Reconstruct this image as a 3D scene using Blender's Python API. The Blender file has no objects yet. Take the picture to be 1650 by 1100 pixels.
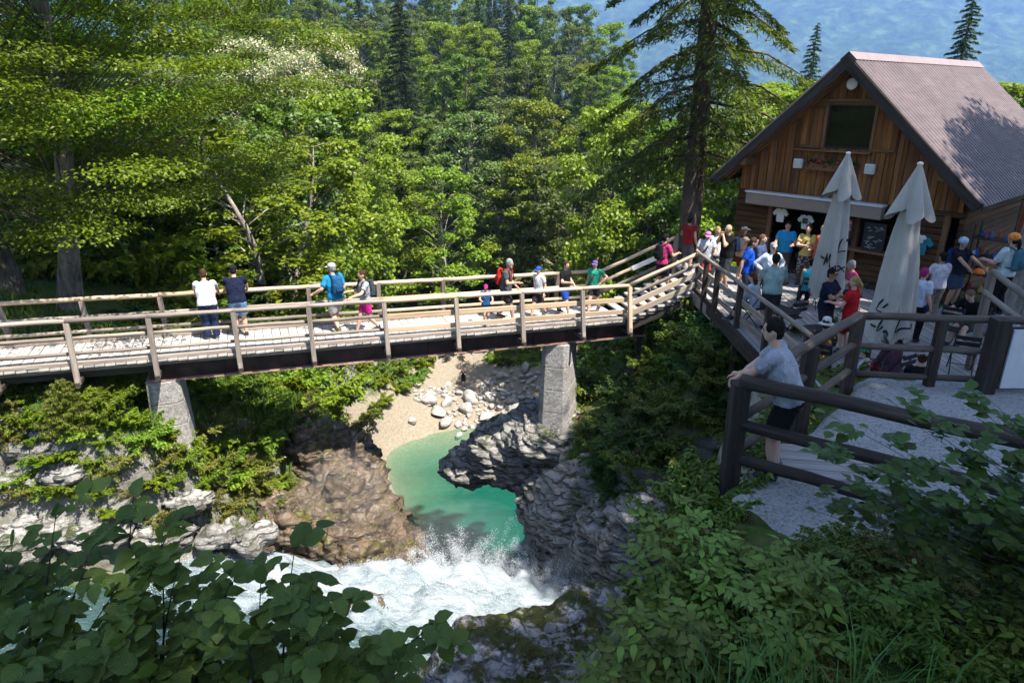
import bpy, bmesh, math, random
import numpy as np
from mathutils import Vector, Matrix
random.seed(7); RNG = np.random.default_rng(7)
R = math.radians
SC = bpy.context.scene
COL = SC.collection
# ------------------------------------------------------------------ camera, sky, sun, exposure
PITCH = math.atan(403 / 1100.0); FPX = 1100.0
cam = bpy.data.cameras.new('camera'); cam.lens = 24; cam.sensor_width = 36; cam.clip_start = 0.05; cam.clip_end = 20000
camo = bpy.data.objects.new('camera', cam); COL.objects.link(camo)
camo.location = (0, 0, 0); camo.rotation_euler = (math.pi / 2 - PITCH, 0, 0); SC.camera = camo
SUN_EL = R(62); SUN_AZ = Vector((0.78, -0.62, 0)).normalized()
SUNV = Vector((SUN_AZ.x * math.cos(SUN_EL), SUN_AZ.y * math.cos(SUN_EL), math.sin(SUN_EL)))
wd = bpy.data.worlds.new('World'); SC.world = wd; wd.use_nodes = True
_n = wd.node_tree.nodes; _sky = _n.new('ShaderNodeTexSky'); _sky.sky_type = 'NISHITA'; _sky.sun_disc = False
_sky.sun_elevation = SUN_EL; _sky.sun_rotation = math.atan2(SUN_AZ.x, SUN_AZ.y)
wd.node_tree.links.new(_sky.outputs[0], _n['Background'].inputs[0]); _n['Background'].inputs[1].default_value = 0.125
_s = bpy.data.lights.new('sun', 'SUN'); _s.energy = 5.0; _s.angle = R(0.5); _s.color = (1, 0.95, 0.86)
_so = bpy.data.objects.new('sun', _s); COL.objects.link(_so); _so.rotation_euler = SUNV.to_track_quat('Z', 'Y').to_euler()
_so.location = (20, -12, 40)
SC.view_settings.view_transform = 'Standard'; SC.view_settings.look = 'None'
SC.view_settings.exposure = 1.5; SC.view_settings.gamma = 1.0; SC.view_settings.use_curve_mapping = False
SC.render.engine = 'CYCLES'
cy = SC.cycles; cy.use_denoising = True; cy.max_bounces = 6; cy.diffuse_bounces = 3; cy.glossy_bounces = 3
cy.transmission_bounces = 5; cy.transparent_max_bounces = 8; cy.volume_bounces = 0; cy.caustics_reflective = False; cy.caustics_refractive = False
cy.use_adaptive_sampling = True; cy.adaptive_threshold = 0.03; cy.sample_clamp_indirect = 8
# ------------------------------------------------------------------ placing helpers
CP, SP = math.cos(PITCH), math.sin(PITCH)
def ray(u, v):
    a = (u - 825) / FPX; b = (550 - v) / FPX; ky = CP + b * SP
    return a / ky, (-SP + b * CP) / ky            # x and z per metre of distance along y
def at(u, v, y):
    a, c = ray(u, v); return Vector((a * y, y, c * y))
def atz(u, v, z):
    a, c = ray(u, v); y = z / c; return Vector((a * y, y, z))
# ------------------------------------------------------------------ numpy noise
def _hash(ix, iy, iz, s):
    h = (ix * 374761393 + iy * 668265263 + iz * 2147483647 + s * 1274126177) & 0xffffffff
    h = ((h ^ (h >> 13)) * 1274126177) & 0xffffffff
    return ((h ^ (h >> 16)) & 0xffff) / 65535.0
def vnoise(P, s=0):
    P = np.asarray(P, float); i = np.floor(P).astype(np.int64); f = P - i; f = f * f * (3 - 2 * f); o = 0
    for dx in (0, 1):
        for dy in (0, 1):
            for dz in (0, 1):
                w = (f[:, 0] if dx else 1 - f[:, 0]) * (f[:, 1] if dy else 1 - f[:, 1]) * (f[:, 2] if dz else 1 - f[:, 2])
                o = o + w * _hash(i[:, 0] + dx, i[:, 1] + dy, i[:, 2] + dz, s)
    return o * 2 - 1
def fbm(P, oc=4, s=0):
    P = np.asarray(P, float); o = 0; a = 1
    for k in range(oc):
        o = o + a * vnoise(P * 2 ** k + 17.3 * k, s + k); a *= 0.5
    return o
def cells(P, s=0):
    """random value of the nearest jittered lattice point, and the gap to the second nearest"""
    P = np.asarray(P, float); i = np.floor(P).astype(np.int64); b1 = np.full(len(P), 9.0); b2 = np.full(len(P), 9.0); val = np.zeros(len(P))
    for dx in (-1, 0, 1):
        for dy in (-1, 0, 1):
            for dz in (-1, 0, 1):
                c = i + np.array([dx, dy, dz]); j = np.stack([_hash(c[:, 0], c[:, 1], c[:, 2], s + k) for k in range(3)], 1); d = np.linalg.norm(c + j - P, axis=1); v = _hash(c[:, 0], c[:, 1], c[:, 2], s + 7)
                m = d < b1; b2 = np.where(m, b1, np.minimum(b2, d)); val = np.where(m, v, val); b1 = np.minimum(b1, d)
    return val, b2 - b1
def ss(a, b, x):
    t = np.clip((x - a) / (b - a), 0, 1); return t * t * (3 - 2 * t)
# ------------------------------------------------------------------ meshes
def mesh_np(name, V, F, smooth=False):
    V = np.ascontiguousarray(V, np.float32); F = np.ascontiguousarray(F, np.int32)
    m = bpy.data.meshes.new(name); k = F.shape[1]
    m.vertices.add(len(V)); m.vertices.foreach_set('co', V.ravel())
    m.loops.add(F.size); m.loops.foreach_set('vertex_index', F.ravel())
    m.polygons.add(len(F)); m.polygons.foreach_set('loop_start', np.arange(0, F.size, k, dtype=np.int32))
    m.update(calc_edges=True)
    if smooth: m.polygons.foreach_set('use_smooth', np.ones(len(F), bool))
    return m
def link(name, me, mat=None, parent=None, loc=None, rot=None):
    o = bpy.data.objects.new(name, me); COL.objects.link(o)
    if mat is not None and me is not None and not me.materials: me.materials.append(mat)
    if parent is not None: o.parent = parent
    if loc is not None: o.location = loc
    if rot is not None: o.rotation_euler = rot
    return o
def tag(o, label=None, cat=None, group=None, kind=None):
    for k, v in (('label', label), ('category', cat), ('group', group), ('kind', kind)):
        if v: o[k] = v
    return o
def thing(name, label, cat, loc=(0, 0, 0), rz=0, group=None):
    o = bpy.data.objects.new(name, None); COL.objects.link(o); o.empty_display_size = 0.1
    o.location = loc; o.rotation_euler = (0, 0, rz); return tag(o, label, cat, group)
def copy_tree(o, parent=None):
    c = o.copy(); COL.objects.link(c); c.parent = parent
    for ch in o.children: copy_tree(ch, c)
    return c
class MB:
    def __init__(s): s.v = []; s.f = []
    def add(s, V, F):
        n = len(s.v); s.v += [tuple(x) for x in V]; s.f += [tuple(i + n for i in f) for f in F]; return s
    def box(s, c, d, m=None, taper=1.0):
        x, y, z = d[0] / 2, d[1] / 2, d[2] / 2; t = taper
        V = [Vector(p) for p in ((-x, -y, -z), (x, -y, -z), (x, y, -z), (-x, y, -z), (-x * t, -y * t, z), (x * t, -y * t, z), (x * t, y * t, z), (-x * t, y * t, z))]
        if m is not None: V = [m @ p for p in V]
        V = [p + Vector(c) for p in V]
        return s.add(V, [(0, 3, 2, 1), (4, 5, 6, 7), (0, 1, 5, 4), (1, 2, 6, 5), (2, 3, 7, 6), (3, 0, 4, 7)])
    def beam(s, a, b, w, h, up=(0, 0, 1)):
        a = Vector(a); b = Vector(b); d = (b - a); L = d.length; d.normalize(); up = Vector(up)
        x = d.cross(up)
        if x.length < 1e-4: x = d.cross(Vector((0, 1, 0)))
        x.normalize(); z = x.cross(d).normalized(); m = Matrix((x, d, z)).transposed()
        return s.box((a + b) / 2, (w, L, h), m)
    def loft(s, pts, rx, ry=None, n=10, side=None, cap=True, wob=0.0):
        pts = [Vector(p) for p in pts]; ry = ry or rx; base = len(s.v); k = len(pts); V = []; F = []
        for i, p in enumerate(pts):
            d = (pts[min(i + 1, k - 1)] - pts[max(i - 1, 0)]).normalized()
            sd = Vector(side) if side is not None else (Vector((1, 0, 0)) if abs(d.x) < .85 else Vector((0, 1, 0)))
            x = (sd - d * sd.dot(d)).normalized(); y = d.cross(x)
            for j in range(n):
                a = 2 * math.pi * j / n; w = 1 + (random.uniform(-wob, wob) if wob else 0)
                V.append(p + x * math.cos(a) * rx[i] * w + y * math.sin(a) * ry[i] * w)
        for i in range(k - 1):
            for j in range(n):
                F.append((i * n + j, i * n + (j + 1) % n, (i + 1) * n + (j + 1) % n, (i + 1) * n + j))
        if cap:
            F.append(tuple(range(n - 1, -1, -1))); F.append(tuple((k - 1) * n + j for j in range(n)))
        return s.add(V, F)
    def tube(s, a, b, r0, r1=None, n=8): return s.loft([a, b], [r0, r1 if r1 is not None else r0], n=n)
    def ell(s, c, r, n=12, m=8, mat=None):
        c = Vector(c); V = []; F = []
        for i in range(1, m):
            t = math.pi * i / m
            for j in range(n):
                a = 2 * math.pi * j / n; p = Vector((math.sin(t) * math.cos(a) * r[0], math.sin(t) * math.sin(a) * r[1], math.cos(t) * r[2]))
                V.append(c + (mat @ p if mat is not None else p))
        top = Vector((0, 0, r[2])); 
        if mat is not None: top = mat @ top
        V += [c + top, c - top]; T = len(V) - 2; B = T + 1
        for i in range(m - 2):
            for j in range(n): F.append((i * n + j, (i + 1) * n + j, (i + 1) * n + (j + 1) % n, i * n + (j + 1) % n))
        for j in range(n): F.append((T, j, (j + 1) % n)); F.append((B, (m - 2) * n + (j + 1) % n, (m - 2) * n + j))
        return s.add(V, F)
    def mesh(s, name, smooth=False):
        me = bpy.data.meshes.new(name); me.from_pydata([tuple(v) for v in s.v], [], s.f); me.update()
        if smooth: me.polygons.foreach_set('use_smooth', [True] * len(me.polygons))
        return me
    def build(s, name, mat, parent=None, smooth=False, bevel=0):
        o = link(name, s.mesh(name, smooth), mat, parent)
        if bevel:
            b = o.modifiers.new('bevel', 'BEVEL'); b.width = bevel; b.segments = 1; b.limit_method = 'ANGLE'
        return o
TMP = bpy.data.scenes.new('workbench')
def remesh(mb, voxel, smooth=2, name='m'):
    me = mb.mesh(name) if isinstance(mb, MB) else mb
    o = bpy.data.objects.new('tmp', me); TMP.collection.objects.link(o)
    md = o.modifiers.new('r', 'REMESH'); md.mode = 'VOXEL'; md.voxel_size = voxel; md.use_smooth_shade = True
    if smooth:
        sm = o.modifiers.new('s', 'SMOOTH'); sm.factor = 0.5; sm.iterations = smooth
    TMP.view_layers[0].update(); dg = TMP.view_layers[0].depsgraph
    out = bpy.data.meshes.new_from_object(o.evaluated_get(dg)); out.name = name
    bpy.data.objects.remove(o); bpy.data.meshes.remove(me); out.materials.clear()
    return out
def get_co(me):
    a = np.empty(len(me.vertices) * 3, np.float32); me.vertices.foreach_get('co', a); return a.reshape(-1, 3).astype(float)
def get_no(me):
    a = np.empty(len(me.vertices) * 3, np.float32); me.vertices.foreach_get('normal', a); return a.reshape(-1, 3).astype(float)
def set_co(me, V): me.vertices.foreach_set('co', np.ascontiguousarray(V, np.float32).ravel()); me.update()
# ------------------------------------------------------------------ materials
class NT:
    def __init__(s, name):
        s.m = bpy.data.materials.new(name); s.m.use_nodes = True; s.t = s.m.node_tree; s.n = s.t.nodes; s.p = s.n['Principled BSDF']; s.out = s.n['Material Output']
    def add(s, t, **k):
        nd = s.n.new('ShaderNode' + t)
        for a, b in k.items():
            if a.startswith('i_'):
                nd.inputs[a[2:].replace('_', ' ')].default_value = b
            else: setattr(nd, a, b)
        return nd
    def l(s, a, b): s.t.links.new(a, b)
    def coord(s, kind='Object', scale=(1, 1, 1)):
        c = s.add('TexCoord') if kind != 'Position' else s.add('NewGeometry'); mp = s.add('Mapping'); mp.inputs['Scale'].default_value = scale
        s.l(c.outputs[kind], mp.inputs[0]); return mp.outputs[0]
    def noise(s, co, scale, detail=5, rough=.6, dist=0):
        nd = s.add('TexNoise'); nd.inputs['Scale'].default_value = scale; nd.inputs['Detail'].default_value = detail; nd.inputs['Roughness'].default_value = rough; nd.inputs['Distortion'].default_value = dist
        s.l(co, nd.inputs['Vector']); return nd.outputs['Fac']
    def ramp(s, fac, stops):
        r = s.add('ValToRGB'); e = r.color_ramp.elements
        while len(e) < len(stops): e.new(0.5)
        for k, (p, c) in enumerate(stops):
            e[k].position = p; e[k].color = (c[0], c[1], c[2], 1) if hasattr(c, '__len__') else (c, c, c, 1)
        s.l(fac, r.inputs[0]); return r.outputs[0]
    def mix(s, fac, a, b, mode='MIX'):
        x = s.add('MixRGB', blend_type=mode)
        for i, q in ((0, fac), (1, a), (2, b)):
            if hasattr(q, 'is_linked'): s.l(q, x.inputs[i])
            else: x.inputs[i].default_value = q if i == 0 else (q[0], q[1], q[2], 1)
        return x.outputs[0]
    def math(s, op, a, b=0.0, c=None):
        x = s.add('Math', operation=op)
        for i, q in enumerate((a, b) if c is None else (a, b, c)):
            if hasattr(q, 'is_linked'): s.l(q, x.inputs[i])
            else: x.inputs[i].default_value = q
        return x.outputs[0]
    def bump(s, h, strength=.5, dist=.02):
        b = s.add('Bump'); b.inputs['Strength'].default_value = strength; b.inputs['Distance'].default_value = dist; s.l(h, b.inputs['Height']); s.l(b.outputs[0], s.p.inputs['Normal']); return b
    def col(s, c):
        if hasattr(c, 'is_linked'): s.l(c, s.p.inputs['Base Color'])
        else: s.p.inputs['Base Color'].default_value = (c[0], c[1], c[2], 1)
    def set(s, **k):
        for a, b in k.items(): s.p.inputs[a.replace('_', ' ')].default_value = b
        return s
MATS = {}
def plain(name, c, rough=.7, var=.25, scale=8, metal=0, bump=0.0, spec=.3):
    if name in MATS: return MATS[name]
    t = NT(name); co = t.coord(); f = t.noise(co, scale, 4)
    t.col(t.ramp(f, [(.3, [x * (1 - var) for x in c]), (.7, [min(1, x * (1 + var)) for x in c])])); t.set(Roughness=rough, Metallic=metal, Specular_IOR_Level=spec)
    if bump: t.bump(t.noise(co, scale * 3, 4), bump, .01)
    MATS[name] = t.m; return t.m
def wood(name, c1, c2, axis=1, rough=.8, rnd=.35, grey=None):
    """weathered timber, grain along the given object axis"""
    if name in MATS: return MATS[name]
    t = NT(name); sc = [14, 14, 14]; sc[axis] = .9
    oi = t.add('ObjectInfo'); co = t.coord('Object', sc)
    ad = t.add('VectorMath', operation='ADD'); cm = t.add('CombineXYZ'); r = t.math('MULTIPLY', oi.outputs['Random'], 40.0)
    for k in range(3): t.l(r, cm.inputs[k])
    t.l(co, ad.inputs[0]); t.l(cm.outputs[0], ad.inputs[1]); v = ad.outputs[0]
    f = t.noise(v, 1.0, 6, .65, .6); g = t.noise(v, .15, 3)
    c = t.ramp(f, [(.28, c1), (.72, c2)])
    if grey is not None: c = t.mix(t.ramp(g, [(.45, 0), (.62, .75)]), c, grey)
    hsv = t.add('HueSaturation'); t.l(c, hsv.inputs['Color']); t.l(t.math('MULTIPLY_ADD', oi.outputs['Random'], rnd * 2, 1 - rnd), hsv.inputs['Value'])
    t.col(hsv.outputs[0]); t.set(Roughness=rough, Specular_IOR_Level=.2); t.bump(f, .5, .006); MATS[name] = t.m; return t.m
def leafmat(name, c1, c2, trans=.4, rough=.45, objvar=.25, flower=None, fl=0.0):
    if name in MATS: return MATS[name]
    t = NT(name); at_ = t.add('Attribute', attribute_name='lv'); oi = t.add('ObjectInfo')
    c = t.mix(at_.outputs['Fac'], c1, c2)
    hsv = t.add('HueSaturation'); t.l(c, hsv.inputs['Color'])
    t.l(t.math('MULTIPLY_ADD', oi.outputs['Random'], objvar * 2, 1 - objvar), hsv.inputs['Value'])
    t.l(t.math('MULTIPLY_ADD', oi.outputs['Random'], .04, .48), hsv.inputs['Hue']); c = hsv.outputs[0]
    if flower is not None: c = t.mix(t.math('LESS_THAN', at_.outputs['Fac'], fl), c, flower)
    t.col(c); t.set(Roughness=rough, Specular_IOR_Level=.3)
    tr = t.add('BsdfTranslucent'); b = t.mix(1.0, c, (1.15, 1.1, .5), 'MULTIPLY'); t.l(b, tr.inputs[0])
    mx = t.add('MixShader'); mx.inputs[0].default_value = trans; t.l(t.p.outputs[0], mx.inputs[1]); t.l(tr.outputs[0], mx.inputs[2]); t.l(mx.outputs[0], t.out.inputs[0])
    MATS[name] = t.m; return t.m
def rockmat(name, c1, c2, moss=None, mossamt=.5, scale=1.0, strata=(1, 1, 3), rough=.85, crack=.5):
    if name in MATS: return MATS[name]
    t = NT(name); co = t.coord('Position', [scale * q for q in strata]); f = t.noise(co, 1.3, 9, .68, .4)
    vo = t.add('TexVoronoi', feature='DISTANCE_TO_EDGE'); vo.inputs['Scale'].default_value = 2.2
    dv = t.add('VectorMath', operation='ADD'); nz = t.add('TexNoise'); nz.inputs['Scale'].default_value = 2.5; nz.inputs['Detail'].default_value = 5; t.l(co, nz.inputs['Vector']); t.l(co, dv.inputs[0]); t.l(nz.outputs['Color'], dv.inputs[1]); t.l(dv.outputs[0], vo.inputs['Vector'])
    ck = t.ramp(vo.outputs['Distance'], [(0, 0), (.10, 1)]); ckm = t.ramp(t.noise(co, .9, 4, .6), [(.48, 0), (.62, 1)])
    c = t.ramp(f, [(.3, c1), (.52, [(a + b) / 2 for a, b in zip(c1, c2)]), (.7, c2)])
    c = t.mix(t.math('MULTIPLY', t.math('MULTIPLY', t.math('SUBTRACT', 1.0, ck), crack * .8), ckm), c, (.05, .042, .035))
    if strata[2] > 1.5:
        wv = t.add('TexWave', bands_direction='Z'); wv.inputs['Scale'].default_value = .55; wv.inputs['Distortion'].default_value = 9; wv.inputs['Detail'].default_value = 4; wv.inputs['Detail Scale'].default_value = .8; t.l(co, wv.inputs[0]); bl = t.ramp(wv.outputs['Fac'], [(.04, 1), (.16, 0)]); c = t.mix(t.math('MULTIPLY', bl, .75), c, (.03, .027, .023)); f = t.math('SUBTRACT', f, t.math('MULTIPLY', bl, .4))
    if moss is not None:
        ge = t.add('NewGeometry'); sx = t.add('SeparateXYZ'); t.l(ge.outputs['Normal'], sx.inputs[0])
        mn = t.noise(t.coord('Position'), 1.6, 6, .7)
        k = t.math('MULTIPLY', t.ramp(sx.outputs[2], [(.35, .15), (.8, 1)]), t.ramp(mn, [(.62 - mossamt * .3, 0), (.70 - mossamt * .3, 1)]))
        c = t.mix(k, c, t.mix(f, moss, [q * .5 for q in moss]))
    t.col(c); t.set(Roughness=rough, Specular_IOR_Level=.25)
    h = t.math('ADD', f, t.math('MULTIPLY', ck, .35)); t.bump(h, .9, .06); MATS[name] = t.m; return t.m
# ------------------------------------------------------------------ terrain
def tps(C):
    C = np.array(C, float); X = C[:, :2]; n = len(C)
    def ph(d): return np.where(d > 1e-9, d * d * np.log(d + 1e-12), 0)
    K = ph(np.linalg.norm(X[:, None] - X[None], axis=2)) + np.eye(n) * .02
    P = np.c_[np.ones(n), X]; A = np.zeros((n + 3, n + 3)); A[:n, :n] = K; A[:n, n:] = P; A[n:, :n] = P.T
    w = np.linalg.solve(A, np.r_[C[:, 2], 0, 0, 0])
    def f(Q):
        Q = np.asarray(Q, float); o = np.empty(len(Q))
        for i in range(0, len(Q), 20000):
            q = Q[i:i + 20000]; o[i:i + 20000] = ph(np.linalg.norm(q[:, None] - X[None], axis=2)) @ w[:n] + w[n] + q @ w[n + 1:]
        return o
    return f
UPC = [(0,0,-1.7),(3,0,-1.9),(-3,0,-2.4),(6,2,-2.8),(0,2.5,-3.6),(2.5,3,-3.6),(4,4.5,-3.95),(-3,3,-4.6),(-6,3,-5.2),(0,5,-5.8),(1.2,5.6,-5.0),
 (2.2,6.3,-4.05),(3,6.4,-3.97),(5,6,-3.95),(8,6,-3.8),(5,9,-4.2),(4.6,7.6,-4.1),(7,8.8,-4.05),(10,9,-4.0),(14,9,-4.0),(20,8,-3.5),
 (6,12,-5.45),(6,16,-5.45),(9,12,-5.45),(9,16,-5.45),(12,14,-5.2),(14,16,-5.1),(8,20,-5.5),(12,24,-5.5),(16,20,-5.2),(24,22,-5),(24,12,-4),
 (4.1,12,-6.8),(4.2,15,-7.2),(3.1,9.6,-7.0),(3.3,8,-5.4),(3.0,14,-8.3),(1.7,9.7,-9.2),(2.1,11.1,-10.7),(3.4,11.2,-8.6),(2.5,17.5,-9.2),(1.5,18.2,-9.4),(4.5,19,-7.4),(6,21,-6.2),(2,21,-10),(5,25,-9.5),
 (.8,9,-9.6),(0,8,-9.4),(-1.5,8,-9.8),(1.5,7.5,-7.6),(-.5,6.5,-7.6),
 (-18,9,-9.4),(-14,9.5,-9.8),(-9,10.5,-10.4),(-5.3,12.2,-11.1),(-2.5,12.6,-11.7),(-.6,13.6,-13),(1.2,13,-12.3),(2.4,12.2,-11.8),(3.6,12.2,-11.2),(4.6,12.6,-8.5),(-4,10,-11.0),(-8,8.4,-10.2),(-1.5,10,-11.3),
 (-5,5.5,-8),(-9,5,-7),(-2,5.5,-7.4),(-20,4,-5),
 (-9.6,13.5,-6.75),(-11.5,13.7,-6.6),(-11,12.9,-7.7),(-10.2,12.5,-8.8),(-13.2,12.3,-8.4),(-8.2,13.4,-8.0),(-8.2,12.6,-9.4),(-8.4,15,-8.4),(-11.5,15.2,-6.6),(-14.5,13.6,-6.8),(-16,15,-6.3),(-11,18,-6.4),(-13.4,19.6,-6.1),(-18,20,-5.6),(-8.2,19,-8.4),(-6.3,18.5,-9.1),(-5.4,16.4,-11.2),(-5.2,14.8,-11.4),(-3.4,15,-11.6),(-2.4,14.2,-11.7),(-7.3,13.6,-10.0),(-6.9,16,-9.6),
 (-9,24,-9.5),(-15,26,-6),(-28,20,-4),(-28,32,-2),(-20,9,-9.4),(-30,10,-8),(1.4,16,-10.8),(2.0,15,-9.8),(10.9,14.6,-4.75),(12,13,-4.55),(13.5,15,-4.7)]
LOC = [(-1,16,-28),(-1,20,-28.5),(-2,28,-29),(0,35,-28.5),(4,34,-27),(-3,40,-27),(-7,40,-25.6),(-6,45,-25.1),(-2,46,-24.95),(3,44,-25),(-1,51,-24.2),(-4.3,55,-24.3),(-9.2,44,-24.0),
 (2,55,-23.4),(6,52,-22.8),(-7.5,57,-23.4),(-9.4,46,-22.2),(-11,50,-20.9),(-12,46,-19),(-16,45,-15.5),(-18,55,-17),(-14,36,-14.5),(-22,40,-9),(-10,33,-17.5),(-11.5,28,-11.5),(-30,55,-12),
 (8,45,-20.5),(12,42,-15.5),(10,55,-20.5),(18,50,-13),(20,40,-8),(7,37,-21),(6,31,-20),(13,33,-11),(24,33,-6.5),(30,45,-9),
 (-10,66,-20),(0,64,-21),(10,66,-19.5),(-30,70,-16),(30,68,-14),(0,85,-14.5),(-30,90,-12),(30,90,-15),(0,110,-11),(-40,120,-5),(40,120,-15),(0,150,-6),(-60,180,4),(0,200,-3),(60,180,-15),(60,260,-20),(-80,100,2),(-80,260,8),(0,300,-6),(150,150,-20),(150,300,-25),(120,60,-8),(-120,60,8),(-150,300,15),(-150,150,20)]
fU, fL = tps(UPC), tps(LOC)
GP = np.array([(-2.0,14.4),(-2.9,15.4),(-3.9,17),(-4.6,19.5),(-7,24),(-12,30),(-17,40),(-18,70),(40,70),(34,50),(14,38),(5,29),(2,24.5),(1.2,21.5),(1.1,18.6),(.75,15.6),(.2,14.4)])
def sdist(Q, GP=GP):
    """signed distance to an outline, positive inside"""
    d = np.full(len(Q), 1e9); ins = np.zeros(len(Q), bool); n = len(GP)
    for i in range(n):
        a, b = GP[i], GP[(i + 1) % n]; e = b - a; t = np.clip(((Q - a) @ e) / (e @ e), 0, 1)
        d = np.minimum(d, np.linalg.norm(Q - a - t[:, None] * e, axis=1))
        c = (a[1] > Q[:, 1]) != (b[1] > Q[:, 1]); xi = a[0] + (Q[:, 1] - a[1]) / (b[1] - a[1] + 1e-12) * e[0]
        ins ^= c & (Q[:, 0] < xi)
    return np.where(ins, d, -d)
def ground(Q):
    Q = np.asarray(Q, float); s = sdist(Q); wd_ = .45 + np.clip(Q[:, 1] - 20, 0, 40) * .22
    w = ss(-1, 1, s / wd_); w = np.maximum(w, ss(50, 62, Q[:, 1]))
    P = np.c_[Q, np.zeros(len(Q))]
    flat = 1 - .8 * (ss(5.4, 5.9, Q[:, 1]) * ss(1.6, 2.2, Q[:, 0]) * ss(20, 18, Q[:, 1]))
    nz = (fbm(P * .35, 5, 3) * .35 + np.abs(fbm(P * 1.3, 3, 9)) * .16) * flat
    beach = ss(40, 44, Q[:, 1]) * ss(64, 58, Q[:, 1])
    z = (1 - w) * fU(Q) + w * fL(Q) + nz * (1 - .6 * beach)
    dl = ((Q[:, 0] - 2.15) * .728 - (Q[:, 1] - 6.1) * .686); pw_ = ss(-.25, .15, dl) * ss(4.7, 5.3, Q[:, 1]) * (1 - ss(9.45, 9.75, Q[:, 1]) * ss(10.9, 10.5, Q[:, 0])) * ss(13, 11, Q[:, 1]) * ss(30, 22, Q[:, 0]); z = z * (1 - pw_) + pw_ * (-3.93 - .05 * (Q[:, 1] - 6.4) + .02 * nz)
    tr_ = ss(4.9, 5.5, Q[:, 0]) * ss(10.9, 10.5, Q[:, 0]) * ss(9.5, 9.8, Q[:, 1]) * ss(22.5, 21.5, Q[:, 1])
    return np.where(tr_ > 0, np.minimum(z, -5.62 * tr_ + z * (1 - tr_)), z)
def gz(x, y): return float(ground(np.array([[x, y]]))[0])
def gridmesh(name, xs, ys, zf):
    X, Y = np.meshgrid(xs, ys); Q = np.c_[X.ravel(), Y.ravel()]; Z = zf(Q); nx = len(xs); ny = len(ys)
    i = np.arange(nx * ny).reshape(ny, nx); F = np.c_[i[:-1, :-1].ravel(), i[:-1, 1:].ravel(), i[1:, 1:].ravel(), i[1:, :-1].ravel()]
    return mesh_np(name, np.c_[Q, Z], F, True)
# ground material: soil and low green growth, limestone where steep, sand and gravel on the gorge floor
t = NT('forest_ground'); cw = t.coord('Position'); ge = t.add('NewGeometry'); sx = t.add('SeparateXYZ'); t.l(ge.outputs['Normal'], sx.inputs[0]); px = t.add('SeparateXYZ'); t.l(ge.outputs['Position'], px.inputs[0])
n1 = t.noise(cw, .9, 8, .7); n2 = t.noise(cw, 6, 6, .7); n3 = t.noise(cw, .35, 5, .6)
green = t.ramp(n2, [(.3, (.025, .04, .010)), (.6, (.07, .115, .022)), (.8, (.12, .16, .04))])
soil = t.ramp(n2, [(.3, (.05, .035, .02)), (.7, (.15, .11, .07))])
c = t.mix(t.ramp(n1, [(.50, 0), (.62, 1)]), green, soil)
lime = t.ramp(t.noise(t.coord('Position', (1, 1, 2.5)), 1.6, 9, .72, .5), [(.3, (.05, .046, .04)), (.5, (.17, .16, .14)), (.7, (.33, .32, .29))])
c = t.mix(t.ramp(t.math('ADD', sx.outputs[2], t.math('MULTIPLY', n1, .35)), [(.70, 1), (.86, 0)]), c, lime)
sand = t.ramp(n2, [(.3, (.18, .148, .108)), (.7, (.31, .265, .20))])
k = t.math('MULTIPLY', t.ramp(t.math('ADD', px.outputs[2], t.math('MULTIPLY', n3, 5.0)), [(0, 0), (1, 1)]), 1.0)
mr = t.add('MapRange'); t.l(t.math('ADD', px.outputs[2], t.math('MULTIPLY', n3, 5.0)), mr.inputs[0]); mr.inputs[1].default_value = -18.6; mr.inputs[2].default_value = -18.0; mr.inputs[3].default_value = 1; mr.inputs[4].default_value = 0
mx_ = t.add('MapRange'); t.l(t.math('ADD', px.outputs[0], t.math('MULTIPLY', n3, 4.0)), mx_.inputs[0]); mx_.inputs[1].default_value = -10.5; mx_.inputs[2].default_value = -9.5
my_ = t.add('MapRange'); t.l(px.outputs[1], my_.inputs[0]); my_.inputs[1].default_value = 66; my_.inputs[2].default_value = 61
mz_ = t.add('MapRange'); t.l(px.outputs[1], mz_.inputs[0]); mz_.inputs[1].default_value = 24; mz_.inputs[2].default_value = 26
k = t.math('MULTIPLY', t.math('MULTIPLY', mr.outputs[0], mx_.outputs[0]), t.math('MULTIPLY', my_.outputs[0], mz_.outputs[0]))
c = t.mix(k, c, sand); t.col(c); t.set(Roughness=.95, Specular_IOR_Level=.1); t.bump(t.math('ADD', n2, n1), .8, .08)
M_GROUND = t.m
xs = np.arange(-34, 27.01, .3); ys = np.arange(-4, 70.01, .3)
tag(link('terrain', gridmesh('terrain', xs, ys, ground), M_GROUND), 'banks and sandy floor of the gorge', kind='structure')
xs2 = np.r_[np.arange(-160, -33, 6), np.arange(-33, 27, 3), np.arange(27, 161, 6)]; ys2 = np.arange(-40, 330.1, 4.0)
def farz(Q):
    z = ground(Q); near = ss(-34.5, -32.5, Q[:, 0]) * ss(27.5, 25.5, Q[:, 0]) * ss(70.5, 68.5, Q[:, 1]) * ss(-4.5, -2.5, Q[:, 1])
    return np.where(Q[:, 1] < -3, np.maximum(-1.9 + (-(Q[:, 1]) - 3) * .35, -2) + 0 * z, z) - near * 22 - .15
tag(link('hillside', gridmesh('hillside', xs2, ys2, farz), M_GROUND), 'wooded hillside rising beyond the gorge', kind='structure')
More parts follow.
